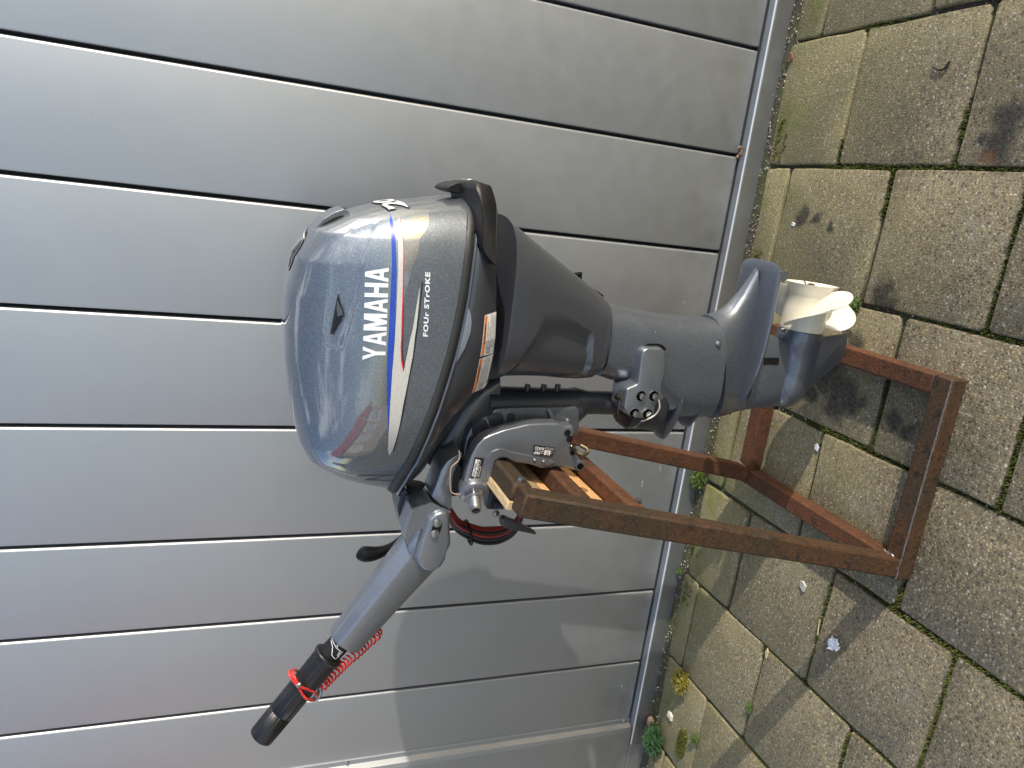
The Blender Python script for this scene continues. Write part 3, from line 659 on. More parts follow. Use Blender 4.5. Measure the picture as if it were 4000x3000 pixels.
# plates: planform in XY with a cambered top
def planplate(out, z, th, name, rise=.0, mat=SLATE, parent=motor):
    O = [np.array(p) for p in spline([(x, y) for x, y in out], 5, True)]; c = np.mean(O, 0); V, F = [], []; n = len(O); lv = []
    for k, (s_, dz) in enumerate(((.2, rise*1.), (.5, rise*.75), (.8, rise*.25), (.955, .0), (1., -th*.35), (1., -th*.65), (.97, -th), (.5, -th), (.2, -th))):
        lv.append(len(V)); V += [(c[0]+(p[0]-c[0])*s_, c[1]+(p[1]-c[1])*s_, z+dz) for p in O]
    for a, b in zip(lv[:-1], lv[1:]):
        for i in range(n): F.append([a+i, a+(i+1) % n, b+(i+1) % n, b+i])
    F += [[lv[0]+i for i in range(n)], [lv[-1]+i for i in range(n)][::-1]]
    return obj(name, V, F, mat, parent, smooth=50)
def sym(near): return near+[(x, 2*YM-y) for x, y in near[::-1]]
plate_n = [(-.294, .9285), (-.27, .909), (-.24, .893), (-.20, .8835), (-.155, .880), (-.11, .881), (-.07, .883), (-.058, .886), (-.052, .893), (-.0485, .912)]
planplate(sym(plate_n), .2615, .006, 'cavitation_plate', .003)
def fin(z, x0, x1, wd, name):
    L = x1-x0; n_ = []
    for t in np.linspace(0, 1, 12): n_.append((x0+L*t, YM-.002-wd*math.sin(math.pi*min(1, t*.62+.02))**.62*(1-.72*t**2.2)))
    planplate(sym(n_), z, .0045, name, .001)
fin(.345, -.314, -.165, .058, 'spray_fin'); fin(.385, -.334, -.19, .055, 'spray_fin')
# torpedo, skeg, grille, tab
TZ = .158
obj('gear_housing', *lathe((-.281, YM, TZ+.002), (-.152, YM, TZ-.001), [(0, .001), (.012, .008), (.05, .0165), (.12, .0245), (.22, .0305), (.36, .0340), (.55, .0348), (.8, .0346), (.805, .0352), (1., .0352), (1., .02)], 48), SLATE, motor, smooth=50)
sk = xz('8', [(1200, 1320), (1480, 1262), (1826, 1218), (1812, 1340), (1790, 1440), (1742, 1535)], YM)+xz('7', [(1700, 590), (1560, 710), (1400, 850), (1330, 925), (1250, 950), (1200, 800)], YM)
obj('skeg', *pillow(sk, YM, .0055, 2., 4, 160, .0022, 1), SLATE, motor, smooth=50)
tb = xz('8', [(1040, 470), (1130, 485), (1122, 580), (1050, 610), (1025, 600)], YM); obj('trim_tab', *prism(tb, YM-.003, YM+.003), SLATE, motor, bevel=.001)
gr = xz('7', [(1040, 548), (1205, 547), (1190, 608), (1030, 604)], YM-.019)
obj('intake_grille', *decal_mesh([gr], SG, .0007, cut=.01), GLOSSBLK, motor, smooth=0)
gl = []
for i in range(1, 6):
    a = np.array(gr[0])+(np.array(gr[1])-np.array(gr[0]))*i/6; b = np.array(gr[3])+(np.array(gr[2])-np.array(gr[3]))*i/6; gl.append([tuple(a-[.0, .0004]), tuple(a+[0, .0004]), tuple(b+[0, .0004]), tuple(b-[0, .0004])])
obj('grille_bars', *decal_mesh(gl, SG, .0016, cut=.01), BLACK, motor, smooth=0)
bp = on_y('7', 1235, 322, YM-.012); obj('bolt', *hexbolt(bp, (.9, -.2, .3), .0044, .006), STEEL, motor)
bp = on_y('7', 678, 425, YM-.044); obj('bolt', *hexbolt(bp, (.2, -1, .0), .0036, .003), STEEL, motor)
# --- propeller --------------------------------------------------------
hub0, hub1 = -.151, -.0765
prop = obj('propeller', *lathe((hub0, YM, TZ-.002), (hub1, YM, TZ-.002), [(0, .02), (0, .0335), (.03, .0345), (.06, .0345), (.5, .0335), (.74, .0335), (.76, .0345), (.84, .036), (.94, .0395), (1., .0415), (1.0, .0395), (.93, .034), (.8, .030), (.8, .005)], 56), CREAM, motor, smooth=40)
for bi, ph0 in enumerate((152, 272, 32)):
    ns, nt = 16, 18; top, bot = [], []
    for i in range(ns+1):
        s_ = i/ns; r = .029+(.0965-.029)*s_; half = (.62+.26*math.sin(math.pi*min(1, s_*1.1)))*(1-s_**5.5)**.5*(1-.25*s_)
        for j in range(nt+1):
            t = 2*j/nt-1; al = math.radians(ph0)+t*half+.12*s_; xa = -.114+(t*half)*.040+.008*s_
            th = .0022*(1-t*t)**.5*(1-.6*s_)+.0006; y = YM+r*math.cos(al); z = TZ-.002+r*math.sin(al)
            top.append((xa+th, y, z)); bot.append((xa-th, y, z))
    V = top+bot; n = nt+1; o_ = len(top); F = []
    for i in range(ns):
        for j in range(nt): a = i*n+j; F += [[a, a+1, a+n+1, a+n], [o_+a, o_+a+n, o_+a+n+1, o_+a+1]]
    for i in range(ns): 
        for j in (0, nt): a = i*n+j; F.append([a, a+n, o_+a+n, o_+a])
    for j in range(nt): a = ns*n+j; F.append([a, a+1, o_+a+1, o_+a])
    b_ = obj('blade', V, F, CREAM, prop, smooth=50)
obj('prop_nut', *merge(hexbolt((-.086, YM, TZ-.002), (1, 0, 0), .0058, .009), tube([(-.081, YM-.012, TZ), (-.081, YM+.012, TZ-.003)], .0014, 6), tube([(-.080, YM, TZ+.006), (-.074, YM+.004, TZ+.010)], .0012, 6)), flat('dull_brown_brass', (.12, .09, .055), .45, .8), prop)
# --- lower mount and its cover ---------------------------------------
mc = xz('4', [(1745, 440), (1775, 200), (1790, 155), (1830, 128), (1960, 128), (1988, 160), (1992, 250), (1985, 350), (1962, 430), (1950, 505), (1985, 560), (1905, 625), (1892, 715), (1850, 745), (1705, 740), (1660, 705), (1625, 660), (1640, 560), (1650, 480)], .872)
obj('mount_cover', *pillow(mc, .893, .022, 3.2, 6, 120, .005), SLATE2, motor, smooth=50)
rc_ = xz('4', [(1755, 330), (1768, 190), (1785, 120), (1850, 92), (1945, 95), (1995, 130), (2003, 200), (1995, 330)], .884)
obj('mount_recess', *prism(resample(rc_, 30), .8835, .90), GLOSSBLK, motor, smooth=0)
for a, b in ((1785, 550), (1895, 550), (1728, 702), (1840, 706)):
    p = on_y('4', a, b, .869); obj('bolt_pocket', *lathe(p+[0, .0020, 0], p+[0, .0045, 0], [(0, .0074), (1, .0074)], 24), GLOSSBLK, motor, smooth=0); obj('bolt', *hexbolt(p+[0, .001, 0], (0, -1, 0), .0050, .004, False), STEEL, motor)
lp = [on_y('4', a, b, yy) for a, b, yy in ((1560, 545, .895), (1610, 580, .873), (1592, 610, .862), (1578, 700, .858), (1605, 785, .858), (1665, 828, .86), (1735, 812, .86), (1785, 765, .86), (1850, 742, .86), (1905, 705, .86), (1938, 645, .862), (1930, 580, .87))]
obj('earth_cable', *tube(spline(lp, 6), .0011, 8), BLKW, motor)
obj('earth_cable', *tube(spline(lp[7:], 6), .00130, 8), flat('bare_crimp', (.5, .5, .48), .35, .9), motor)['label'] = 'bare crimped end of the earth cable'
bp = on_y('4', 1570, 552, .893); obj('grease_nipple', *lathe(bp, bp+np.array([.0, -.012, -.004]), [(0, .0048), (.3, .0048), (.3, .003), (.6, .0034), (1, .002)], 12), BRASSY, motor)
# --- swivel tube ------------------------------------------------------
def cx_(a, b): return (P_('4', *a, YM)+P_('4', *b, YM))/2
st = []
for zz, xl, r in ((.675, -.291, .030), (.60, -.291, .030), (.545, -.291, .030), (.538, -.288, .029), (.517, -.281, .0175), (.44, -.281, .0175)):
    st.append(((xl+r, zz), (xl-r, zz), r))
obj('swivel_tube', *loft(st, YM, 2., 40), MID, motor, smooth=40)
obj('lower_mount', *loft([((-.255, .462), (-.30, .462), .026), ((-.245, .455), (-.315, .455), .034), ((-.24, .405), (-.32, .405), .036), ((-.25, .395), (-.31, .395), .03)], YM, 3, 32), MID, motor, smooth=40)
# --- swivel bracket plate with cast pockets ---------------------------
sb = xz('4', [(225, 1370), (215, 1270), (232, 1120), (250, 1000), (270, 900), (310, 815), (390, 745), (470, 705), (492, 695), (510, 655), (700, 645), (1000, 642), (1225, 640), (1243, 655), (1243, 860), (1215, 900), (1180, 870), (1100, 800), (900, 860), (700, 900), (500, 1000), (380, 1150), (300, 1360)], .893)
swb = obj('swivel_bracket', *pillow(sb, .905, .013, 4, 4, 150, .002), SLATE, motor, smooth=45)
for pk in ([(455, 715), (560, 690), (590, 740), (575, 800), (510, 825), (470, 780)], [(640, 695), (680, 700), (680, 760), (655, 785), (625, 770), (625, 715)], [(330, 800), (420, 745), (455, 800), (470, 850), (400, 900), (320, 870)], [(300, 900), (360, 890), (350, 1000), (280, 1060), (270, 980)]):
    q = resample(spline([np.array(p) for p in xz('4', pk, .891)], 4, True), 28); cc = q.mean(0)
    V = [(x, .8905, z) for x, z in q]+[(cc[0]+(x-cc[0])*.78, .8905, cc[1]+(z-cc[1])*.78) for x, z in q]
    V = [(x, .8913, z) for x, z in q]+[(x, .8897, z) for x, z in cc+(q-cc)*.985]+[(x, .8899, z) for x, z in cc+(q-cc)*.86]+[(x, .8913, z) for x, z in cc+(q-cc)*.80]
    n = len(q); F = [[l*n+i, l*n+(i+1) % n, (l+1)*n+(i+1) % n, (l+1)*n+i] for l in range(3) for i in range(n)]+[[3*n+i for i in range(n)]]
    obj('cast_pocket', V, F, DARK, motor, smooth=50)
cast = xz('L', [(1230, 365), (1270, 365), (1335, 540), (1290, 540)], .890); obj('cast_rib', *prism(cast, .887, .893), SLATE2, motor, bevel=.0008)
bp = on_y('L', 1488, 525, .890); obj('bolt', *hexbolt(bp, (0, -1, 0), .0036, .004), STEEL, motor)
tp = [P_('L', 880, 515, .89), P_('L', 880, 390, .89)]; u_ = tp[1]-tp[0]; v_ = P_('L', 852, 515, .89)-tp[0]
obj('cast_lettering', *pad(text_polys('6AH1D', tp[0], u_, v_, .01), .8887), SLATE2, motor, smooth=0)
tp = [P_('L', 935, 480, .89), P_('L', 935, 405, .89)]; obj('cast_lettering', *pad(text_polys('V-1', tp[0], tp[1]-tp[0], P_('L', 908, 480, .89)-tp[0], .01), .8887), SLATE2, motor, smooth=0)
# --- clamp brackets (near and far) -------------------------------------
co = xz('L', [(165, 1450), (180, 1330), (225, 1140), (285, 950), (345, 825), (430, 735), (520, 690), (700, 625), (850, 590), (1000, 555), (1150, 545), (1380, 545), (1430, 578), (1560, 575), (1577, 620), (1558, 705), (1520, 790), (1560, 860), (1600, 945), (1655, 1000), (1672, 1080), (1640, 1142), (1560, 1136), (1450, 1105), (1335, 1095), (1250, 1112), (1170, 1116), (1000, 1062), (840, 1042), (760, 1020), (720, 992), (640, 992), (590, 1055), (566, 1140), (548, 1240), (536, 1300), (500, 1350), (480, 1440), (430, 1500), (330, 1510), (230, 1490)], .858)
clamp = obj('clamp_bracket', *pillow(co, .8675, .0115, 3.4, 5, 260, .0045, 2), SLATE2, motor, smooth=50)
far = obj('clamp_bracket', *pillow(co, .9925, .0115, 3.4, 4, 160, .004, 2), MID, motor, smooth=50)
CF = .8556
ri = xz('L', [(470, 1080), (480, 990), (540, 900), (630, 865), (710, 870), (770, 905), (1000, 950), (1150, 975), (1330, 1035), (1240, 1075), (1160, 1075), (1000, 1035), (800, 1005), (720, 965), (640, 965), (575, 1010), (545, 1120), (530, 1230), (480, 1250), (470, 1180)], CF)
obj('clamp_rim', *pillow(ri, .8575, .0042, 2.2, 4, 160, .003, 2), SLATE2, motor, smooth=55)
for a, b, r in ((1488, 672, .0032), (1515, 748, .0032), (1555, 915, .0028)):
    p = on_y('L', a, b, CF); obj('pin_hole', *merge(lathe(p+[0, .0004, 0], p-[0, .0008, 0], [(0, r*1.5), (.8, r*1.45), (1, r), (1.0, .0005)], 20)), GLOSSBLK, motor)
p = on_y('L', 1628, 1072, .857); obj('hex_boss', *lathe(p+[0, .004, 0], p-[0, .006, 0], [(0, .0072), (.7, .0072), (1, .0064), (1, .0050), (.5, .0048)], 28, cap=False), SLATE2, motor); obj('hex_socket', *lathe(p+[0, .0, 0], p-[0, .0052, 0], [(0, .0042), (1, .0046)], 6), GLOSSBLK, motor)
for a, b in ((1078, 1012), (1188, 1028)):
    p = on_y('L', a, b, .853); obj('rivet', *lathe(p, p-[0, .003, 0], [(0, .0026), (.5, .0022), (1, .001)], 14), SLATE2, motor)
# tilt pin spring and hook
hp = [on_y('L', a, b, yy) for a, b, yy in ((1520, 830, .862), (1580, 880, .850), (1640, 930, .842), (1700, 940, .84), (1735, 915, .842), (1725, 870, .846), (1650, 830, .852))]
obj('tilt_pin', *tube(spline(hp, 6), .0027, 10), BRASSY, motor)
hx = []
a0, a1 = on_y('L', 1510, 825, .858), on_y('L', 1590, 870, .848); ax = (a1-a0)
for i in range(90):
    t = i/89; an = t*2*math.pi*5; ux = np.array([0, 1., 0]); wx = np.cross(ax/np.linalg.norm(ax), ux); hx.append(a0+ax*t+.0052*(math.cos(an)*ux+math.sin(an)*wx))
obj('pin_spring', *tube(hx, .0008, 6), BRASSY, motor)
# clamp screw: threaded tube with hex nut, pointing at the camera side and left
c0_ = on_y('L', 315, 1390, .860); cd = np.array([-.028, -.055, .006]); cd = cd/np.linalg.norm(cd)
obj('screw_boss', *lathe(c0_+cd*-.012, c0_+cd*.007, [(0, .0200), (.6, .0208), (.9, .0196), (1, .016)], 36), SLATE2, motor, smooth=50)
obj('lock_nut', *lathe(c0_+cd*.006, c0_+cd*.015, [(0, .0142), (1, .0138)], 6), STEEL, motor, bevel=.001)
th = [(0, .0078)]
for i in range(1, 26): th.append((i/26*.8, .0078-.0004*(i % 2)))
th += [(.82, .0073), (1, .0073), (1, .0055), (.5, .0054)]
obj('screw_tube', *lathe(c0_+cd*.014, c0_+cd*.034, th, 30, cap=False), flat('zinc_tube', (.36, .37, .38), .35, .85), motor, smooth=60)
obj('tube_bore', *lathe(c0_+cd*.020, c0_+cd*.030, [(0, .0054), (1, .0054)], 20), flat('rusty_bore', (.05, .03, .02), .8), motor)
# far clamp handle, black folding lever
hb = xz('4', [(497, 1545), (505, 1515), (540, 1503), (580, 1522), (640, 1545), (805, 1634), (800, 1652), (700, 1632), (560, 1602), (510, 1582)], .93)
obj('clamp_lever', *pillow(hb, .90, .006, 3, 4, 60, .0015), DARK, motor); p = on_y('4', 524, 1562, .9215); obj('bolt', *hexbolt(p, (0, -1, 0), .0045, .003), STEEL, motor)
p = on_y('4', 562, 1495, .93); obj('lever_spindle', *lathe(p+[.001, 0, .008], p-[.001, 0, .004], [(0, .0052), (.2, .0052), (.25, .0042), (.4, .0052), (.5, .0042), (.65, .0052), (.7, .0042), (1, .005)], 20), MID, motor)
q0, q1 = on_y('L', 480, 1480, .95), on_y('L', 640, 1490, .95); obj('clamp_arm', *beam(q0, q1, .030, .02), MID, motor, bevel=.003)
# --- dark parts between the tray and the brackets ----------------------
dk = [(P_('D', 1075, 800, YM), P_('D', 1068, 905, YM), .03), (P_('D', 1040, 820, YM), P_('D', 1040, 940, YM), .032), (P_('D', 990, 850, YM), P_('D', 1015, 1020, YM), .032), (P_('D', 945, 930, YM), P_('D', 985, 1045, YM), .03), (P_('D', 915, 990, YM), P_('D', 965, 1040, YM), .026)]
obj('mount_housing', *loft(dk, YM+.012, 3, 36), DARK, motor, smooth=40)
wire = [on_y('4', a, b, .845) for a, b in ((205, 1020), (212, 1065), (195, 1110), (150, 1150), (132, 1200), (130, 1330), (150, 1385), (215, 1395))]
obj('gasket_edge', *tube(spline(wire, 6), .0008, 6), flat('pale_gasket', (.38, .28, .2), .5), motor)
lk = xz('4', [(120, 1180), (200, 1110), (235, 1180), (225, 1300), (235, 1395), (150, 1420), (120, 1330)], .87); obj('friction_plate', *prism(lk, .87, .90), BLACK, motor, bevel=.002)
# --- aft latch and carry handle ----------------------------------------
lt = xz('1', [(1475, 182), (1500, 155), (1560, 130), (1690, 122), (1790, 132), (1830, 160), (1838, 210), (1780, 232), (1720, 200), (1600, 232), (1530, 218), (1490, 200)], .915)
obj('cowl_latch', *pillow(lt, .915, .034, 3, 6, 90, .003), BLACK, motor, smooth=50)
ls = xz('1', [(1695, 122), (1712, 106), (1750, 108), (1800, 128), (1790, 138)], .915); obj('latch_spring', *prism(ls, .905, .945), STEEL, motor, bevel=.001)
hs = [((1815, 215), (1845, 140), .028, .915), ((1900, 200), (1975, 165), .05, .90)]
hd = xz('1', [(1820, 205), (1845, 142), (1870, 138), (1975, 165), (1980, 200), (1978, 600), (1962, 850), (1950, 862), (1895, 805), (1850, 745), (1833, 700), (1830, 560), (1832, 400), (1835, 300)], .80)
V, F = pillow(hd, .865, .070, 4, 7, 140, .006, 2)
V = [(x, y+(max(0, x+.035)**2*16 if y < .865 else 0), z) for x, y, z in V]
obj('carry_handle', V, F, BLACK, motor, smooth=55)
# lift grip and dark slot on top of the cowl, round emblem
lo_ = xz('1', [(392, 532), (470, 448), (570, 389), (645, 363), (690, 382), (698, 425), (660, 442), (640, 427), (560, 457), (470, 505), (418, 548)], YM-.03)
obj('lift_grip', *pillow(lo_, YM, .034, 4, 5, 110, .0018), COWL, motor, smooth=45)
lo2 = xz('1', [(405, 612), (410, 548), (480, 492), (560, 448), (645, 422), (668, 442), (560, 500), (480, 548)], YM-.04)
obj('grip_slot', *prism(resample(lo2, 30), YM-.0385, YM+.0385), GLOSSBLK, motor, smooth=0)
ep, eq = on_y('1', 190, 740, YM-.015), on_y('1', 212, 750, YM-.015); e1, e2 = on_y('1', 255, 620, YM-.015), on_y('1', 150, 865, YM-.015)
t_ = e1-e2; t_ /= np.linalg.norm(t_); nn_ = np.array([-t_[2], 0, t_[0]]); nn_ = nn_ if nn_[2] > 0 else -nn_
ec = (e1+e2)/2; R_ = np.linalg.norm(e1-e2)/2; yv = np.array([0, 1., 0])
ec = ec+np.array([0, -.035, 0]); hit = SB.ray_cast(Vector(ec+nn_*.1), Vector(-nn_)); ec = np.array(hit[0]); hn = np.array(hit[1]); hn /= np.linalg.norm(hn); hn = hn if hn[2] > 0 else -hn
nn_ = hn; t_ = np.cross(yv, nn_); t_ /= np.linalg.norm(t_); yv = np.cross(nn_, t_); ec = ec-nn_*.0012; R_ *= .62
ec = np.array([ec[0], YM-.016, ec[2]])
def badge(poly2, off, mat, name, parent=motor):
    bm = bmesh.new()
    for p in poly2: bm.faces.new([bm.verts.new((a, b, 0)) for a, b in p])
    bmesh.ops.triangulate(bm, faces=bm.faces)
    for _ in range(3):
        es = [e for e in bm.edges if e.calc_length() > .005]
        if es: bmesh.ops.subdivide_edges(bm, edges=es, cuts=1); bmesh.ops.triangulate(bm, faces=bm.faces)
    for v in bm.verts:
        q = ec+t_*v.co.x+yv*v.co.y+nn_*.05; h_ = SB.ray_cast(Vector(q), Vector(-nn_)); v.co = (h_[0]+Vector(nn_)*off) if h_[0] else Vector(q-nn_*.05)
    bm.verts.index_update(); V = [tuple(v.co) for v in bm.verts]; F = [[v.index for v in f.verts] for f in bm.faces]; bm.free(); return obj(name, V, F, mat, parent, smooth=30)
RB = .021; aa = np.linspace(0, 2*math.pi, 40, endpoint=False)
emb = badge([[(RB*math.cos(a), RB*math.sin(a)) for a in aa]], .0007, BLACK, 'emblem')
chrome = flat('badge_silver', (.5, .5, .52), .35, .8)
ringq = [[(r0*math.cos(a), r0*math.sin(a)) for a, r0 in ((aa[k], RB*.97), (aa[(k+1) % 40], RB*.97), (aa[(k+1) % 40], RB*.86), (aa[k], RB*.86))] for k in range(40)]
badge(ringq, .0012, chrome, 'emblem_ring', emb)
fk = []
for a in (0., 2.094, 4.189):
    c_, s_ = math.cos(a), math.sin(a); fk.append([(x*c_-y*s_, x*s_+y*c_) for x, y in ((.003, -.0011), (RB*.84, -.0011), (RB*.84, .0011), (.003, .0011))])
badge(fk, .0013, chrome, 'emblem_forks', emb)
# triangular air scoop
vt = xz('1', [(606, 1142), (618, 1140), (655, 1245), (664, 1300), (655, 1330), (572, 1478), (548, 1480), (545, 1465)], .81)
obj('air_scoop', *decal_mesh([vt], SB, .0010, cut=.006), GLOSSBLK, motor, smooth=30)
vl = xz('1', [(610, 1175), (650, 1260), (655, 1300), (612, 1318), (602, 1240)], .81); obj('scoop_vane', *decal_mesh([vl], SB, .0018, cut=.006), flat('scoop_vane_grey', (.06, .065, .075), .35), motor, smooth=0)
vl = xz('1', [(606, 1330), (650, 1322), (578, 1452), (564, 1462)], .81); obj('scoop_vane', *decal_mesh([vl], SB, .0018, cut=.006), BLACK, motor, smooth=0)
rim = [np.array(p) for p in vt]; rim = resample(spline(rim, 3, True), 60); V, F = decal_mesh([], SB) if False else ([], [])
rp = []
for x, z in rim: h_ = SB.ray_cast(Vector((x, .3, z)), Vector((0, 1, 0))); rp.append(np.array(h_[0])+[0, -.0006, 0])
obj('scoop_rim', *tube(rp, .0006, 6, closed=True), COWL, motor, smooth=60)
# --- printed lettering and stripes --------------------------------------
YD = .812
b0, b1 = P_('1', 1007-2, 1673, YD), P_('1', 1041, 879, YD); t0 = P_('1', 812, 1678, YD); b0 = P_('2', 1007, 236, YD); t0 = P_('2', 812, 238, YD)
U = b1-b0; Vv = ((t0-b0)+(P_('1', 845, 879, YD)-b1))/2
GL = {'Y': (1.0, [[(.36, 0), (.64, 0), (.64, .42), (.5, .42), (.36, .42)], [(0, 1), (.29, 1), (.5, .60), (.5, .42), (.36, .42)], [(1, 1), (.71, 1), (.5, .60), (.5, .42), (.64, .42)]]),
      'A': (1.0, [[(0, 0), (.26, 0), (.33, .21), (.386, .38), (.5, .74), (.34, 1)], [(1, 0), (.74, 0), (.67, .21), (.614, .38), (.5, .74), (.66, 1)], [(.34, 1), (.5, .74), (.66, 1)], [(.33, .21), (.67, .21), (.614, .38), (.386, .38)]]),
      'M': (1.22, [[(0, 0), (.24, 0), (.24, .58), (.0, 1)], [(0, 1), (.24, .58), (.40, 0), (.5, 0), (.5, .46), (.34, 1)], [(1, 0), (.76, 0), (.76, .58), (1, 1)], [(1, 1), (.76, .58), (.60, 0), (.5, 0), (.5, .46), (.66, 1)]]),
      'H': (1.0, [[(0, 0), (.29, 0), (.29, 1), (0, 1)], [(.71, 0), (1, 0), (1, 1), (.71, 1)], [(.29, .40), (.71, .40), (.71, .60), (.29, .60)]])}
tot = sum(GL[c][0] for c in 'YAMAHA')+5*.09; cur = 0; polys = []
for ch in 'YAMAHA':
    wd, ps = GL[ch]
    for p in ps: polys.append([tuple(b0+U*((cur+a*wd)/tot)+Vv*b) for a, b in p])
    cur += wd+.09
obj('brand_lettering', *decal_mesh(polys, SB, .0007, cut=.010), WHITE, motor, smooth=30)
fo, fu, fv = P_('1', 1368, 1466, YD), P_('1', 1392, 914, YD), P_('1', 1326, 1462, YD)
obj('side_lettering', *decal_mesh(text_polys('FOUr STrOKE', fo, fu-fo, fv-fo, .036, 1.14), SB, .0007, cut=.012), WHITE, motor, smooth=30)
def z12(a, b): return a+[(x, y+1437.5) for x, y in b]     # zoom-2 rows continue zoom-1 rows
blue_l = z12([(1103, 430), (1080, 480), (1073, 650), (1068, 850), (1050, 1150), (1035, 1450)], [(1026, 150), (1022, 300), (1024, 480), (1032, 700), (1040, 900)])
blue_r = z12([(1104, 432), (1109, 600), (1106, 900), (1094, 1300), (1086, 1500)], [(1068, 300), (1056, 520), (1048, 700), (1042, 900)])
sil_l = z12([(1168, 462), (1148, 490), (1132, 540), (1123, 800), (1114, 1000), (1096, 1350), (1088, 1500)], [(1071, 300), (1058, 520), (1050, 700), (1045, 900), (1050, 1050), (1066, 1112)])
sil_r = z12([(1300, 1045), (1290, 1200), (1270, 1400)], [(1262, 0), (1240, 200), (1205, 400), (1165, 620), (1132, 850), (1096, 1050), (1072, 1108)])
sil_in = z12([(1172, 700), (1163, 850), (1156, 1050), (1147, 1300), (1141, 1500)], [(1137, 120), (1142, 240), (1163, 326), (1190, 200), (1215, 60)])+[(1240, 1400), (1272, 1200), (1296, 1050)]
red_o = z12([(1172, 465), (1176, 700), (1170, 850), (1164, 1050), (1155, 1300), (1149, 1500)], [(1145, 120), (1150, 230), (1168, 310)]); red_i = z12([(1168, 470), (1171, 700), (1162, 850), (1155, 1050), (1146, 1300), (1140, 1500)], [(1136, 120), (1141, 245), (1160, 330)])
blk_o = z12([(1165, 1050), (1160, 1300), (1157, 1500)], [(1155, 120), (1160, 220), (1174, 290)]); blk_i = z12([(1164, 1050), (1156, 1300), (1150, 1500)], [(1146, 120), (1151, 230), (1169, 308)])
dk_o = z12([(1330, 995), (1312, 1150), (1290, 1350)], [(1277, 0), (1245, 240), (1207, 440), (1172, 680), (1135, 880), (1106, 1074), (1096, 1078)]); dk_i = z12([(1318, 1000), (1304, 1150), (1285, 1300)], [(1263, 0), (1241, 200), (1206, 400), (1166, 620), (1133, 850), (1098, 1050), (1094, 1074)])
def strip(a, b, n=60):
    A, B = resample(a, n, False), resample(b, n, False); A, B = [P_('1', x, y, YD) for x, y in A], [P_('1', x, y, YD) for x, y in B]
    return [[tuple(A[i]), tuple(A[i+1]), tuple(B[i+1]), tuple(B[i])] for i in range(n-1)]
obj('blue_stripe', *decal_mesh(strip(blue_l, blue_r), SB, .0006, cut=.02), BLUE, motor, smooth=60)
so_l = [p for p in sil_l]; crotch = (1163, 326+1437.5)
left_r = z12([(1170, 466), (1172, 700), (1163, 850), (1156, 1050), (1147, 1300), (1141, 1500)], [(1137, 120), (1142, 240), (1163, 326)])
left_l = sil_l[:-5]+[(1068, 326+1437.5)]
obj('silver_stripe', *decal_mesh(strip(left_l, left_r)+strip([(1299, 1047), (1272, 1200), (1240, 1400)]+z12([], [(1215, 60), (1190, 200), (1163, 326)]), [(1302, 1047), (1290, 1200), (1270, 1400)]+z12([], [(1262, 0), (1240, 200), (1217, 326)]))+strip([(1068, 326+1437.5)]+sil_l[-5:], [(1217, 326+1437.5)]+[p for p in sil_r if p[1] > 400+1400]), SB, .0006, cut=.02), SILVER, motor, smooth=60)
obj('red_stripe', *decal_mesh(strip(red_i, red_o), SB, .0010, cut=.02), REDP, motor, smooth=60)
obj('black_stripe', *decal_mesh(strip(blk_i, blk_o)+strip(dk_i, dk_o), SB, .0008, cut=.02), BLACKP, motor, smooth=60)
# power figure on the aft face: "20", first digit nearest the camera
def aft_text(txt, yc0, yc1, zlo, zhi, off, mat, bold, name):
    ps = text_polys(txt, (yc0, zlo), (yc1-yc0, 0), (0, zhi-zlo), bold); V, F = [], []
    bm = bmesh.new()
    for p in ps:
        bm.faces.new([bm.verts.new((a, b, 0)) for a, b in p])
    bmesh.ops.subdivide_edges(bm, edges=[e for e in bm.edges if e.calc_length() > .01], cuts=2); bmesh.ops.triangulate(bm, faces=bm.faces)
    for v in bm.verts:
        h_ = SB.ray_cast(Vector((.4, v.co.x, v.co.y)), Vector((-1, 0, 0))); q = h_[0]+(h_[1] if h_[1].x > 0 else -h_[1])*off if h_[0] else Vector((0, v.co.x, v.co.y)); v.co = q
    bm.verts.index_update(); V = [tuple(v.co) for v in bm.verts]; F = [[v.index for v in f.verts] for f in bm.faces]; bm.free(); obj(name, V, F, mat, motor, smooth=30)
z2a, z2b = on_y('1', 1225, 300, .86)[2], on_y('1', 1010, 320, .86)[2]
aft_text('20', .855, .990, z2a-.0, z2b+.0, .0007, BLACKP, .045, 'power_figure'); aft_text('20', .857, .988, z2a+.002, z2b-.002, .0014, WHITE, .03, 'power_figure')
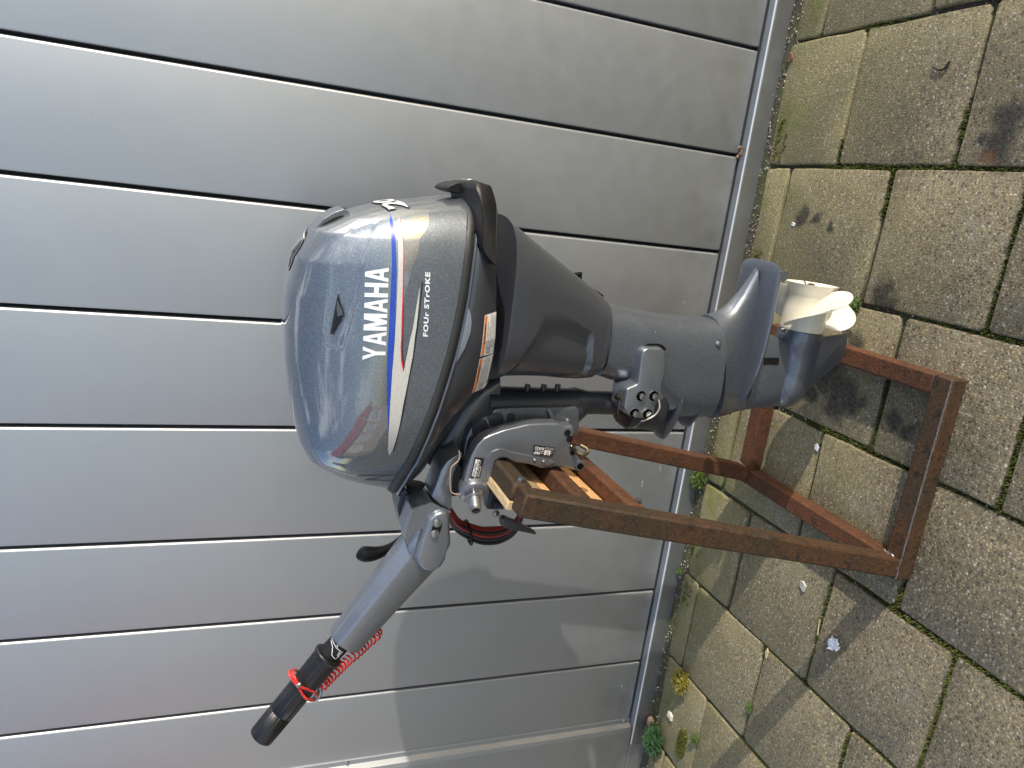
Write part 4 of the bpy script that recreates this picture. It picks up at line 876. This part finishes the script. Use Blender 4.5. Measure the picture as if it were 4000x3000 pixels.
# --- warning labels ------------------------------------------------------
def label(corners, t, Y, bvh, rows_txt, head, body_mat=LABELW, orange=True):
    """corners: start-top, end-top, end-bottom, start-bottom in reading order"""
    c = [P_(t, *p, Y) for p in corners]; f = lambda u, v: c[0]*(1-u)*(1-v)+c[1]*u*(1-v)+c[2]*u*v+c[3]*(1-u)*v
    quad = lambda u0, u1, v0, v1: [tuple(f(u0, v0)), tuple(f(u1, v0)), tuple(f(u1, v1)), tuple(f(u0, v1))]
    lab = obj('warning_label', *decal_mesh([quad(0, 1, 0, 1)], bvh, .0008, cut=.01), body_mat, motor, smooth=0)
    if orange: obj('label_header', *decal_mesh([quad(.02, .98, .03, .21)], bvh, .0012, cut=.01), ORANGE, lab, smooth=0)
    tx = []
    if head: tx += text_polys(head, f(.38, .18), f(.80, .18)-f(.38, .18), f(.38, .06)-f(.38, .18), .02); tx.append([tuple(f(.31, .18)), tuple(f(.36, .18)), tuple(f(.335, .06))])
    for i, r in enumerate(rows_txt):
        v1 = .25+(i+.95)*.70/len(rows_txt); v0 = .25+(i+.25)*.70/len(rows_txt); ln = .74*len(r)/max(len(q) for q in rows_txt); tx += text_polys(r, f(.22, v1), f(.22+ln, v1)-f(.22, v1), f(.22, v0)-f(.22, v1), .01)
    for q in ((.06, .18, .40, .42), (.06, .18, .62, .64), (.06, .075, .42, .62), (.165, .18, .42, .62), (.115, .125, .42, .62), (.2, .208, .24, .96)): tx.append(quad(*q))
    obj('label_print', *decal_mesh(tx, bvh, .0015, cut=.03), BLACKP, lab, smooth=0)
SAT = surf(tr, apr)
label([(295, 498), (335, 185), (470, 155), (437, 480)], '4', .837, SAT, ["Read Owner's Manuals and labels.", "Wear an approved personal flotation device (PFD).", "Attach engine shut-off cord (lanyard) to your PFD,", "arm, or leg so the engine stops if you accidentally", "leave the helm, which could prevent a runaway", "boat."], 'WARNING')
label([(342, 1605), (372, 1250), (484, 1229), (470, 1592)], '3', .835, SAT, ["Lire le Manuel de l'utilisateur et les étiquettes.", "Portez un gilet de sauvetage homologué.", "Attachez le cordon d'arrêt du moteur (coupe-circuit) à votre", "gilet de sauvetage, à votre bras ou à votre jambe pour que le", "moteur s'arrête si vous quittez accidentellement la barre.", "Cela permet d'éviter que le bateau ne poursuive sa route"], 'AVERTISSEMENT')
def plate_(corners, t, Y, items, name):
    c = [P_(t, *p, Y) for p in corners]; f = lambda u, v: c[0]*(1-u)*(1-v)+c[1]*u*(1-v)+c[2]*u*v+c[3]*(1-u)*v
    lab = obj(name, *prism([tuple(x) for x in c], Y-.0009, Y+.001), BLACKP, motor, smooth=0)
    wq, bt, wt_ = [], [], []
    for it in items:
        if it[0] == 'box': wq.append([tuple(f(it[1], it[3])), tuple(f(it[2], it[3])), tuple(f(it[2], it[4])), tuple(f(it[1], it[4]))])
        else:
            s_, u0, u1, v0, v1, dark = it; (bt if dark else wt_).extend(text_polys(s_, f(u0, v1), f(u1, v1)-f(u0, v1), f(u0, v0)-f(u0, v1), .02))
    obj('label_fields', *pad(wq, Y-.0013), LABELW, lab, smooth=0); obj('label_print', *pad(bt, Y-.0017), BLACKP, lab, smooth=0); obj('label_print', *pad(wt_, Y-.0014), LABELW, lab, smooth=0)
plate_([(278, 1225), (338, 978), (448, 990), (388, 1238)], 'L', .8552, [('box', .08, .93, .08, .30), ('box', .04, .34, .35, .55), ('box', .38, .92, .35, .55), ('YAMAHA', .10, .34, .12, .26, True), ('F20BEH', .42, .74, .12, .26, True), ('6AHX', .07, .31, .39, .51, True), ('L  1011857', .41, .88, .39, .51, True), ('YAMAHA MOTOR CO., LTD.', .06, .90, .62, .72, False), ('MADE IN JAPAN', .06, .60, .80, .92, False)], 'data_plate')
plate_([(1072, 825), (1324, 852), (1300, 960), (1056, 940)], 'L', .8552, [('CE', .04, .22, .1, .42, False), ('box', .26, .50, .16, .42), ('2007', .29, .47, .2, .38, True), ('YAMAHA MOTOR CO., LTD.', .54, .97, .08, .16, False), ('SHIZUOKA, JAPAN', .54, .97, .22, .30, False), ('NORMAL POWER', .06, .5, .52, .62, False), ('MASS', .36, .5, .7, .8, False), ('box', .54, .84, .40, .92), ('14.7', .6, .78, .44, .56, True), ('52-60', .6, .78, .62, .74, True), ('6AHX', .6, .78, .78, .88, True), ('kW', .87, .95, .46, .56, False), ('kg', .87, .95, .66, .76, False), ('box', .03, .33, .70, .92), ('6AH-1B', .06, .30, .74, .88, True)], 'approval_plate')
# --- bolts and hose on the aft side of the casing -------------------------
for t, a, b, Y, r in (('3', 605, 490, YM, .0068), ('3', 1055, 830, YM, .0042)):
    p = on_y(t, a, b, Y); obj('bolt', *hexbolt(p-np.array([.004, 0, .002]), (.85, 0, -.5), r, r*.8), STEEL, motor)
p, q = on_y('3', 1235, 1000, YM), on_y('3', 1225, 925, YM); obj('pilot_hose_outlet', *lathe(p, q, [(0, .0062), (.5, .006), (.85, .007), (1, .0082), (1, .0066), (.4, .005)], 24), BLACK, motor)
ph = xz('3', [(1165, 925), (1260, 990), (1290, 1020), (1400, 1090), (1405, 1112), (1300, 1060), (1180, 950)], YM); obj('outlet_bracket', *prism(ph, YM-.02, YM+.02), BLACK, motor, bevel=.001)
for a in (800, 940, 1060): p = on_y('4', a, 448, .905); obj('bolt', *lathe(p, p+np.array([-.010, 0, 0]), [(0, .0042), (.6, .004), (1, .002)], 10), MID, motor)
# --- tiller ----------------------------------------------------------------
YT = .885
br_ = xz('2', [(1642, 985), (1612, 1000), (1560, 1030), (1505, 1065), (1455, 1140), (1415, 1260), (1375, 1370), (1450, 1440), (1553, 1482), (1556, 1330), (1562, 1190), (1600, 1095), (1640, 1035)], YT)
obj('steering_bracket', *pillow(br_, YT+.005, .024, 2.6, 7, 110, .0065, 2), SLATE2, motor, smooth=55)
jb = xz('5', [(1588, 285), (1540, 330), (1480, 355), (1500, 420), (1525, 520), (1500, 620), (1480, 780), (1500, 860), (1600, 930), (1700, 915), (1742, 850), (1752, 785), (1792, 715), (1786, 600), (1782, 450), (1768, 382), (1680, 345)], YT)
obj('tiller_joint', *pillow(jb, YT+.012, .016, 2.8, 7, 130, .005, 1), SLATE2, motor, smooth=50)
pg = xz('5', [(1590, 290), (1540, 330), (1480, 352), (1435, 372), (1400, 470), (1372, 600), (1376, 640), (1395, 664), (1408, 635), (1440, 580), (1490, 540), (1528, 520), (1600, 470), (1680, 420), (1768, 384), (1680, 345)], YT)
obj('joint_prong', *pillow(pg, YT+.002, .024, 2.8, 7, 150, .004, 1), SLATE2, motor, smooth=50)
jc = xz('5', [(1640, 425), (1700, 405), (1752, 412), (1776, 450), (1780, 600), (1778, 700), (1742, 815), (1695, 905), (1620, 942), (1552, 930), (1495, 885), (1472, 815), (1500, 700), (1540, 590), (1580, 480)], YT-.02)
obj('joint_cover', *pillow(jc, YT-.014, .016, 2.2, 7, 130, .0095, 2), SLATE2, motor, smooth=50)
slot = xz('5', [(1655, 510), (1690, 500), (1715, 520), (1715, 560), (1685, 650), (1650, 672), (1622, 655), (1620, 620)], YT-.03)
obj('bolt_slot', *prism(resample(spline([np.array(p) for p in slot], 4, True), 26), YT-.0308, YT-.028), GLOSSBLK, motor, smooth=0)
for a, b in ((1676, 537), (1653, 633)): p = on_y('5', a, b, YT-.031); obj('bolt', *hexbolt(p, (0, -1, 0), .0048, .003), STEEL, motor)
kn = xz('5', [(1405, 665), (1420, 620), (1450, 578), (1492, 543), (1532, 520), (1570, 560), (1600, 660), (1520, 820), (1440, 790), (1400, 720)], YT-.005); obj('arm_knuckle', *pillow(kn, YT+.004, .0225, 2.4, 6, 90, .0022), SLATE2, motor, smooth=60)
# arm: chamfered hollow section along its own axis
A0, A1 = on_y('5', 1590, 692, YT+.008), on_y('5', 860, 1563, YT+.008); ax = A1-A0; L = np.linalg.norm(ax); ax /= L
up = np.array([0, 1., 0]); sd_ = np.cross(ax, up); sd_ /= np.linalg.norm(sd_)
half_ = np.linalg.norm(on_y('5', 775, 1485, YT+.008)-on_y('5', 945, 1655, YT+.008))/2*1.05
half0 = np.linalg.norm(on_y('5', 1400, 665, YT+.008)-on_y('5', 1600, 950, YT+.008))/2*1.06
secA = []
for t in (0, .04, .10, .5, .97, .985, 1.):
    hh = (half0+(half_-half0)*t)*.985*(.80 if t == 0 else .93 if t == .04 else 1); th_ = .024*(1-.12*t); f_ = 1 if t < .98 else (.97 if t < .99 else .92); ring = []
    for a, b in ((-1, -.45), (-.55, -.98), (.35, -1.), (.90, -.72), (1, -.45), (1, .5), (.6, 1), (-.55, 1), (-1, .45)): ring.append(A0+ax*L*t+sd_*a*hh*f_+up*b*th_*f_)
    secA.append(ring)
V = [tuple(p) for r_ in secA for p in r_]; n = 9; F = [[i*n+k, i*n+(k+1) % n, (i+1)*n+(k+1) % n, (i+1)*n+k] for i in range(len(secA)-1) for k in range(n)]+[list(range(n)), list(range((len(secA)-1)*n, len(secA)*n))[::-1]]
obj('tiller_arm', V, F, SLATE2, motor, smooth=42, bevel=.0035, bseg=3)
E0, E1 = on_y('6', 1100, 530, YT+.006), on_y('6', 300, 1480, YT+.006)
G0 = on_y('6', 985, 650, YT+.006)
neck = obj('throttle_collar', *lathe(E0, G0, [(-.25, .0162), (0, .0162), (.06, .0162), (.08, .0154), (1, .0154)], 40), BLACK, motor, smooth=40)
def ribs(t, a): return 1-(.045*max(0, math.cos(a*10))**14 if .05 < t < .965 else 0)
pr = [(-.01, .0185), (0, .0225), (.006, .0238), (.03, .0238), (.04, .0222), (.06, .0218), (.2, .0214), (.4, .0208), (.682, .0205), (.688, .0188), (.697, .0188), (.703, .0204), (.9, .0202), (.975, .0200), (.988, .0196), (1.0, .016), (1.0, .004)]
pr = [(t, q*.87) for t, q in pr]
grip = obj('throttle_grip', *lathe(G0, E1, pr, 120, ribs), GRIPM, motor, smooth=60)
# collar print: speed mark and words START, FAST
SNK = surf(neck)
def cp(a, b): return P_('6', a, b, YT-.008)
ln = lambda p, q, w: [tuple(p+np.array([-(q-p)[1], (q-p)[0]])/np.linalg.norm(q-p)*w/2), tuple(q+np.array([-(q-p)[1], (q-p)[0]])/np.linalg.norm(q-p)*w/2), tuple(q-np.array([-(q-p)[1], (q-p)[0]])/np.linalg.norm(q-p)*w/2), tuple(p-np.array([-(q-p)[1], (q-p)[0]])/np.linalg.norm(q-p)*w/2)]
tw = []
for a, b in (((1005, 525), (1022, 590)), ((1022, 590), (1010, 655)), ((1010, 655), (1045, 695)), ((1045, 695), (1115, 625)), ((1115, 625), (1060, 590)), ((1060, 590), (1005, 525)), ((1052, 690), (1092, 650))): tw.append(ln(cp(*a), cp(*b), .0006))
tw += text_polys('FAST', cp(1078, 618), cp(1056, 668)-cp(1078, 618), cp(1098, 630)-cp(1078, 618), .02); tw += text_polys('START', cp(982, 512), cp(940, 580)-cp(982, 512), cp(1000, 525)-cp(982, 512), .02)
obj('collar_print', *decal_mesh(tw, SNK, .0006, cut=.004), WHITE, neck, smooth=0)
# gear lever, far side of the joint
gl_ = [(1400, 650, .0085), (1360, 690, .0085), (1300, 735, .0085), (1230, 770, .0095), (1160, 795, .0125), (1100, 805, .0145), (1050, 805, .0150), (1015, 795, .013), (1000, 788, .009)]
gpts = [on_y('5', a, b, YT+.055) for a, b, r in gl_]; rr = [r*.78 for *_, r in gl_]; gp = spline(gpts, 4); rr2 = np.interp(np.linspace(0, 1, len(gp)), np.linspace(0, 1, len(rr)), rr)
V, F = tube(gp, rr2, 20); V = [(x, YT+.055+(y-YT-.055)*.85, z) for x, y, z in V]
obj('gear_lever', V, F, BLACK, motor, smooth=60)
gd = xz('5', [(1358, 262), (1400, 240), (1440, 300), (1450, 345), (1425, 395), (1395, 480), (1372, 600), (1352, 520), (1328, 412), (1345, 340)], YT+.03); obj('linkage_guard', *pillow(gd, YT+.05, .022, 3, 5, 80, .004), DARK, motor, smooth=50)
b0_, b1_ = on_y('5', 1490, 195, YT+.035), on_y('5', 1470, 355, YT+.035)
bo = [(0, .0115)]
for i in range(9): bo += [((i+.2)/9, .0135-.0003*i), ((i+.7)/9, .0112-.0003*i)]
obj('rubber_boot', *lathe(b0_, b1_, bo, 30), RUBBER, motor, smooth=60)
# battery and control cables bundled behind the joint
cb = [(965, 1100), (985, 1135), (1012, 1152), (1045, 1163), (1080, 1161), (1106, 1148), (1120, 1128), (1128, 1106), (1132, 1085)]
for i, (dx, dy, dyy, mt, r) in enumerate(((4, -17, .0, REDW, .0036), (0, -11, -.004, BLKW, .0036), (-1, 1, -.002, BLKW, .0042), (2, -5, -.005, REDW, .0032), (3, 7, .003, BLKW, .0042), (6, -22, .004, REDW, .0030), (-3, 11, .0, BLKW, .0030))):
    pts = [on_y('D', a+dx*(1-k/8)+k*.3*((i % 3)-1), b+dy*math.sin(math.pi*(k+.8)/9.2), YT+.045+dyy+.006*k/8) for k, (a, b) in enumerate(cb)]
    obj('cable', *tube(spline(pts, 6), r*.8, 10), mt, motor, smooth=60)
p = on_y('D', 1012, 1150, YT+.045); obj('cable_tie', *tube([p+np.array([.004*math.cos(a)*.3, .017*math.cos(a), .0]) + np.array([.017*math.sin(a), 0, .004*math.sin(a)]) for a in np.linspace(0, 2*math.pi, 20, endpoint=False)], .0022, 6, closed=True), BLACK, motor)

# ================================================================== kill cord
cord = thing('kill_switch_cord', tuple(on_y('6', 870, 1010, YT)), 'red coiled kill cord looped round the black throttle grip and hanging under the tiller arm', 'safety cord')
gax = (E1-G0)/np.linalg.norm(E1-G0); gs = np.cross(gax, up); gs /= np.linalg.norm(gs)
def gpos(t, ang, r, sh=0.): return G0+(E1-G0)*t+r*(math.cos(ang)*gs+math.sin(ang)*up)+gax*sh
# loop round the grip
def grip_t(a, b):
    p = on_y('6', a, b, YT-.012); return float((p-G0)@gax/np.linalg.norm(E1-G0))
for ta, tb, dr in ((grip_t(620, 850), grip_t(800, 1090), .0028), (grip_t(655, 840), grip_t(840, 1030), .0030)):
    pass
L1 = [on_y('6', a, b, yy) for a, b, yy in ((665, 812, YT+.03), (628, 806, YT+.018), (592, 822, YT+.004), (592, 860, YT-.010), (640, 935, YT-.0135), (690, 1000, YT-.0145), (725, 1060, YT-.014), (770, 1103, YT-.013), (820, 1112, YT-.004), (850, 1108, YT+.004))]
L2 = [on_y('6', a, b, yy) for a, b, yy in ((668, 822, YT+.03), (640, 812, YT+.018), (622, 828, YT+.002), (640, 880, YT-.012), (675, 945, YT-.0155), (720, 985, YT-.0155), (790, 1010, YT-.011), (840, 1035, YT-.008), (866, 1070, YT+.0), (860, 1105, YT+.006))]
obj('loop', *tube(spline(L1, 6), .0018, 10), REDC, cord, smooth=60); obj('loop', *tube(spline(L2, 6), .0018, 10), REDC, cord, smooth=60)
p, q = on_y('6', 655, 975, YT-.0165), on_y('6', 708, 945, YT-.0165); obj('crimp_sleeve', *beam(p, q, .0055, .004), STEEL, cord, bevel=.0015)
ck = spline([on_y('6', a, b, YT+.004) for a, b in ((1470, 392), (1440, 480), (1370, 535), (1260, 640), (1150, 730), (1040, 840), (960, 920), (895, 990))], 10); ck = resample([tuple(p) for p in ck], 1600, False)
T_ = np.gradient(ck, axis=0); T_ /= np.linalg.norm(T_, axis=1)[:, None]; HX = []
for i in range(len(ck)):
    t = T_[i]; u2 = np.cross(t, up); u2 /= np.linalg.norm(u2); v2 = np.cross(t, u2); an = 2*math.pi*19*i/len(ck)+.5*math.sin(i*.013); r = .0066*min(1, i/60+.3, (len(ck)-i)/60+.2); HX.append(ck[i]+r*(math.cos(an)*u2+math.sin(an)*v2)+t*.0012*math.sin(an*2))
obj('coil', *tube(HX[::2], .0013, 8), REDC, cord, smooth=60)
cl = [on_y('6', a, b, YT+.002) for a, b in ((893, 992), (905, 1010), (900, 1045), (872, 1095), (845, 1108), (832, 1090), (862, 1060), (880, 1020))]
obj('snap_clip', *tube(spline(cl, 5, True), .0022, 8, closed=True), STEEL, cord)

# ================================================================== litter and weeds
def gnd(t, a, b, z=0.): return on_z(t, a, b, z)
def blob(name, t, a, b, pts, h, mat, label, cat, flatz=.002):
    c = gnd(t, a, b); V = []; n = len(pts)
    V = [(c[0]+x, c[1]+y, .0012) for x, y in pts]+[(c[0]+x*.8, c[1]+y*.8, h*(.6+.7*random.random())) for x, y in pts]
    F = [[i, (i+1) % n, n+(i+1) % n, n+i] for i in range(n)]+[list(range(n, 2*n)), list(range(n))[::-1]]
    return tag(obj(name, V, F, mat, smooth=0, base=tuple(c)), label, cat)
PAPER = flat('torn_paper_white', (.72, .72, .76), .7)
c = gnd('D', 1808, 1393)
V, F = [], []
for i in range(7):
    for j in range(6): V.append((c[0]+(i-3)*.0045+random.random()*.004, c[1]+(j-2.5)*.005+random.random()*.003, .003+random.random()*.009))
for i in range(6):
    for j in range(5):
        if (i, j) not in ((0, 0), (0, 4), (5, 0), (5, 4), (4, 4), (0, 1)): F.append([i*6+j, i*6+j+1, (i+1)*6+j+1, (i+1)*6+j])
tag(obj('paper_scrap', V, F, PAPER, smooth=0, base=tuple(c)), 'crumpled white scrap of tissue lying on a paver to the left of the stand', 'paper scrap')
blob('paper_scrap', 'R', 2195, 318, [(-.009, -.004), (0, -.007), (.006, .0), (.002, .006), (-.006, .005)], .002, PAPER, 'small flat white chip on the paver joint inside the base of the stand', 'paper scrap')
blob('paper_scrap', 'e', 1217, 970, [(-.003, -.004), (.002, -.006), (.004, .002), (.0, .007), (-.003, .004)], .003, PAPER, 'short white crumb on the paver right of the propeller, beside two small dark stains', 'paper scrap')
c = gnd('e', 1840, 285); wp_ = [gnd('e', a, b)+[0, 0, .0022] for a, b in ((1826, 288), (1835, 299), (1852, 303), (1872, 298), (1886, 280), (1896, 266))]
ca = obj('cable_piece', *tube(spline(wp_, 6), .0018, 8), BLKW, smooth=60, base=tuple(c)); tag(ca, 'short curled offcut of black cable on a paver at the right of the photo', 'cable piece')
lf = flat('brown_leaf', (.12, .055, .035), .6)
c = gnd('a' if False else 'e', 1207, 252)
blob('fallen_leaf', 'e', 1207, 252, [(-.010, -.003), (-.002, -.008), (.008, -.005), (.012, .002), (.004, .006), (-.006, .005)], .007, lf, 'curled red-brown leaf on the soil by the foot of the wall', 'leaf')
blob('fallen_leaf', 'b', 1103, 832, [(-.012, -.002), (-.004, -.004), (.006, -.003), (.012, .001), (.002, .004), (-.008, .003)], .003, flat('straw_leaf', (.45, .36, .22), .7), 'narrow straw coloured leaf on a mossy joint left of the stand', 'leaf')
blob('brick_chip', 'b', 272, 1322, [(-.012, -.008), (.010, -.009), (.012, .006), (-.010, .009)], .014, flat('pale_terracotta', (.50, .33, .22), .8), 'pale terracotta brick chip on the soil beside the dark green weed', 'brick chip')
blob('pebble', 'R', 1565, 935, [(-.003, -.009), (.002, -.009), (.004, .0), (.002, .008), (-.003, .006)], .002, flat('dull_white', (.5, .5, .47), .8), 'white bird dropping shaped pebble on the paver behind the front upright', 'pebble')
blob('pebble', 'b', 1360, 345, [(-.010, -.007), (.004, -.010), (.010, .0), (.006, .008), (-.006, .007)], .004, flat('grey_chip', (.42, .40, .36), .8), 'pale grey chip on the yellowish paver left of the front upright', 'pebble')
blob('pebble', 'b', 408, 1282, [(-.008, -.011), (.006, -.010), (.010, .0), (.005, .012), (-.007, .010)], .006, flat('pale_stone', (.50, .47, .40), .7), 'pale oval pebble on the paver near the weeds at the end of the wall', 'pebble')
tw_ = [gnd('b', a, b)+[0, 0, .003] for a, b in ((1490, 590), (1480, 640), (1472, 700))]
tag(obj('twig', *tube(spline(tw_, 4), .0014, 6), flat('dry_twig', (.42, .34, .19), .7), base=tuple(tw_[1])), 'thin dry stalk in the joint left of the stand', 'twig')
st_ = [gnd('e', a, b)+[0, 0, .006] for a, b in ((1103, 390), (1120, 402), (1140, 414))]
tag(obj('twig', *tube(spline(st_, 4), .0010, 6), flat('pale_twig', (.36, .27, .2), .7), base=tuple(st_[1])), 'pale twig on the soil strip against the sill at the right', 'twig')
def weed(t, a, b, r, h, n, mat, label, leaf=.008, seed=1):
    random.seed(seed); c = gnd(t, a, b); w_ = thing('weed', tuple(c), label, 'weed'); V, F = [], []; SV = []
    for i in range(n):
        an, rr_ = random.random()*6.28, r*random.random()**.6; x, y, z = c[0]+rr_*math.cos(an), c[1]+rr_*math.sin(an)*.8, h*(.15+random.random()*(1-.5*rr_/r))
        if i % 4 == 0: SV.append(tube([(c[0]+.2*(x-c[0]), c[1]+.2*(y-c[1]), 0), (x, y, z)], .0006, 4))
        d = random.random()*6.28; l = leaf*(.6+.7*random.random()); w2 = l*.42; e = np.array([math.cos(d), math.sin(d), .25*(random.random()-.2)]); s2 = np.array([-math.sin(d), math.cos(d), .5*(random.random()-.5)]); o3 = np.array([x, y, z]); k = len(V)
        V += [tuple(o3-e*l*.5), tuple(o3-e*l*.1+s2*w2), tuple(o3+e*l*.35+s2*w2*.8+[0, 0, -.001]), tuple(o3+e*l*.6), tuple(o3+e*l*.35-s2*w2*.8+[0, 0, -.001]), tuple(o3-e*l*.1-s2*w2)]; F += [[k, k+1, k+2, k+3], [k, k+3, k+4, k+5]]
    obj('leaves', V, F, mat, w_, smooth=0, fix=False); obj('stems', *merge(*SV), mat, w_, smooth=0, fix=False)
weed('R', 1205, 600, .026, .030, 210, LEAF, 'bright green weed with tiny leaves at the foot of the wall seen between the uprights', .008, 3)
weed('R', 1128, 545, .012, .018, 60, LEAF, 'small green sprig on the soil just above the larger bright green weed', .006, 5)
weed('b', 510, 1035, .030, .034, 210, LEAFY, 'yellow and orange tinted weed growing from a joint near the wall left of the stand', .009, 4)
weed('b', 325, 1450, .038, .045, 240, LEAFD, 'dark green leafy weed at the left end of the sill', .012, 6)
weed('b', 598, 1448, .012, .018, 70, LEAF, 'little bright green weed in the joint beside the round moss cushion', .007, 7)
weed('b', 990, 1225, .010, .014, 60, LEAF, 'tiny green weed in a joint halfway between the wall and the dark band of pavers', .006, 8)
weed('e', 1495, 1322, .013, .016, 80, LEAF, 'small green weed in the joint just below the propeller', .007, 9)
weed('b', 485, 243, .009, .014, 40, LEAF, 'tiny green shoot at the inner end of a joint left of the front upright', .006, 10)

# ================================================================== houses across the yard, seen mirrored in the cowl
random.seed(5)
house = thing('terraced_house', (-8, -7, 0), 'pale house with a red tiled roof across the yard, mirrored in the glossy engine cowl', 'house')
m = N('house_brick'); br = m.n('ShaderNodeTexBrick'); br.inputs['Scale'].default_value = 4.5; m.l(m.scale((1, 1, 1)), br.inputs[0]); br.inputs['Color1'].default_value = (.30, .26, .22, 1); br.inputs['Color2'].default_value = (.26, .22, .18, 1); br.inputs['Mortar'].default_value = (.35, .33, .3, 1); m.set(Base_Color=br.outputs[0], Roughness=.9); HB = m.m
HR = flat('red_roof_tile', (.30, .035, .03), .7); HW = flat('house_glass', (.25, .33, .42), .08)
obj('wall', *box(-8.9, -5.6, -9.5, -.6, 0, 1.9), HB, house, smooth=0)
V = [(-5.3, -9.8, 1.75), (-5.3, -.3, 1.75), (-7.0, -.3, 3.3), (-7.0, -9.8, 3.3), (-9.2, -9.8, 1.75), (-9.2, -.3, 1.75)]
obj('roof', V, [[0, 1, 2, 3], [3, 2, 5, 4], [1, 5, 2], [0, 3, 4], [0, 4, 5, 1]], HR, house, smooth=0)
for y in (-8.6, -6.6, -4.6, -2.6):
    wd_ = obj('window', *box(-5.62, -5.57, y, y+1.3, .7, 1.5), flat('window_frame_white', (.7, .7, .68), .5), house, smooth=0)
    obj('pane', *box(-5.57, -5.555, y+.07, y+.62, .77, 1.43), HW, wd_, smooth=0); obj('pane', *box(-5.57, -5.555, y+.68, y+1.23, .77, 1.43), HW, wd_, smooth=0)
obj('door', *box(-5.62, -5.57, -1.2, -.75, 0, 1.5), flat('door_dark', (.08, .10, .09), .4), house, smooth=0)
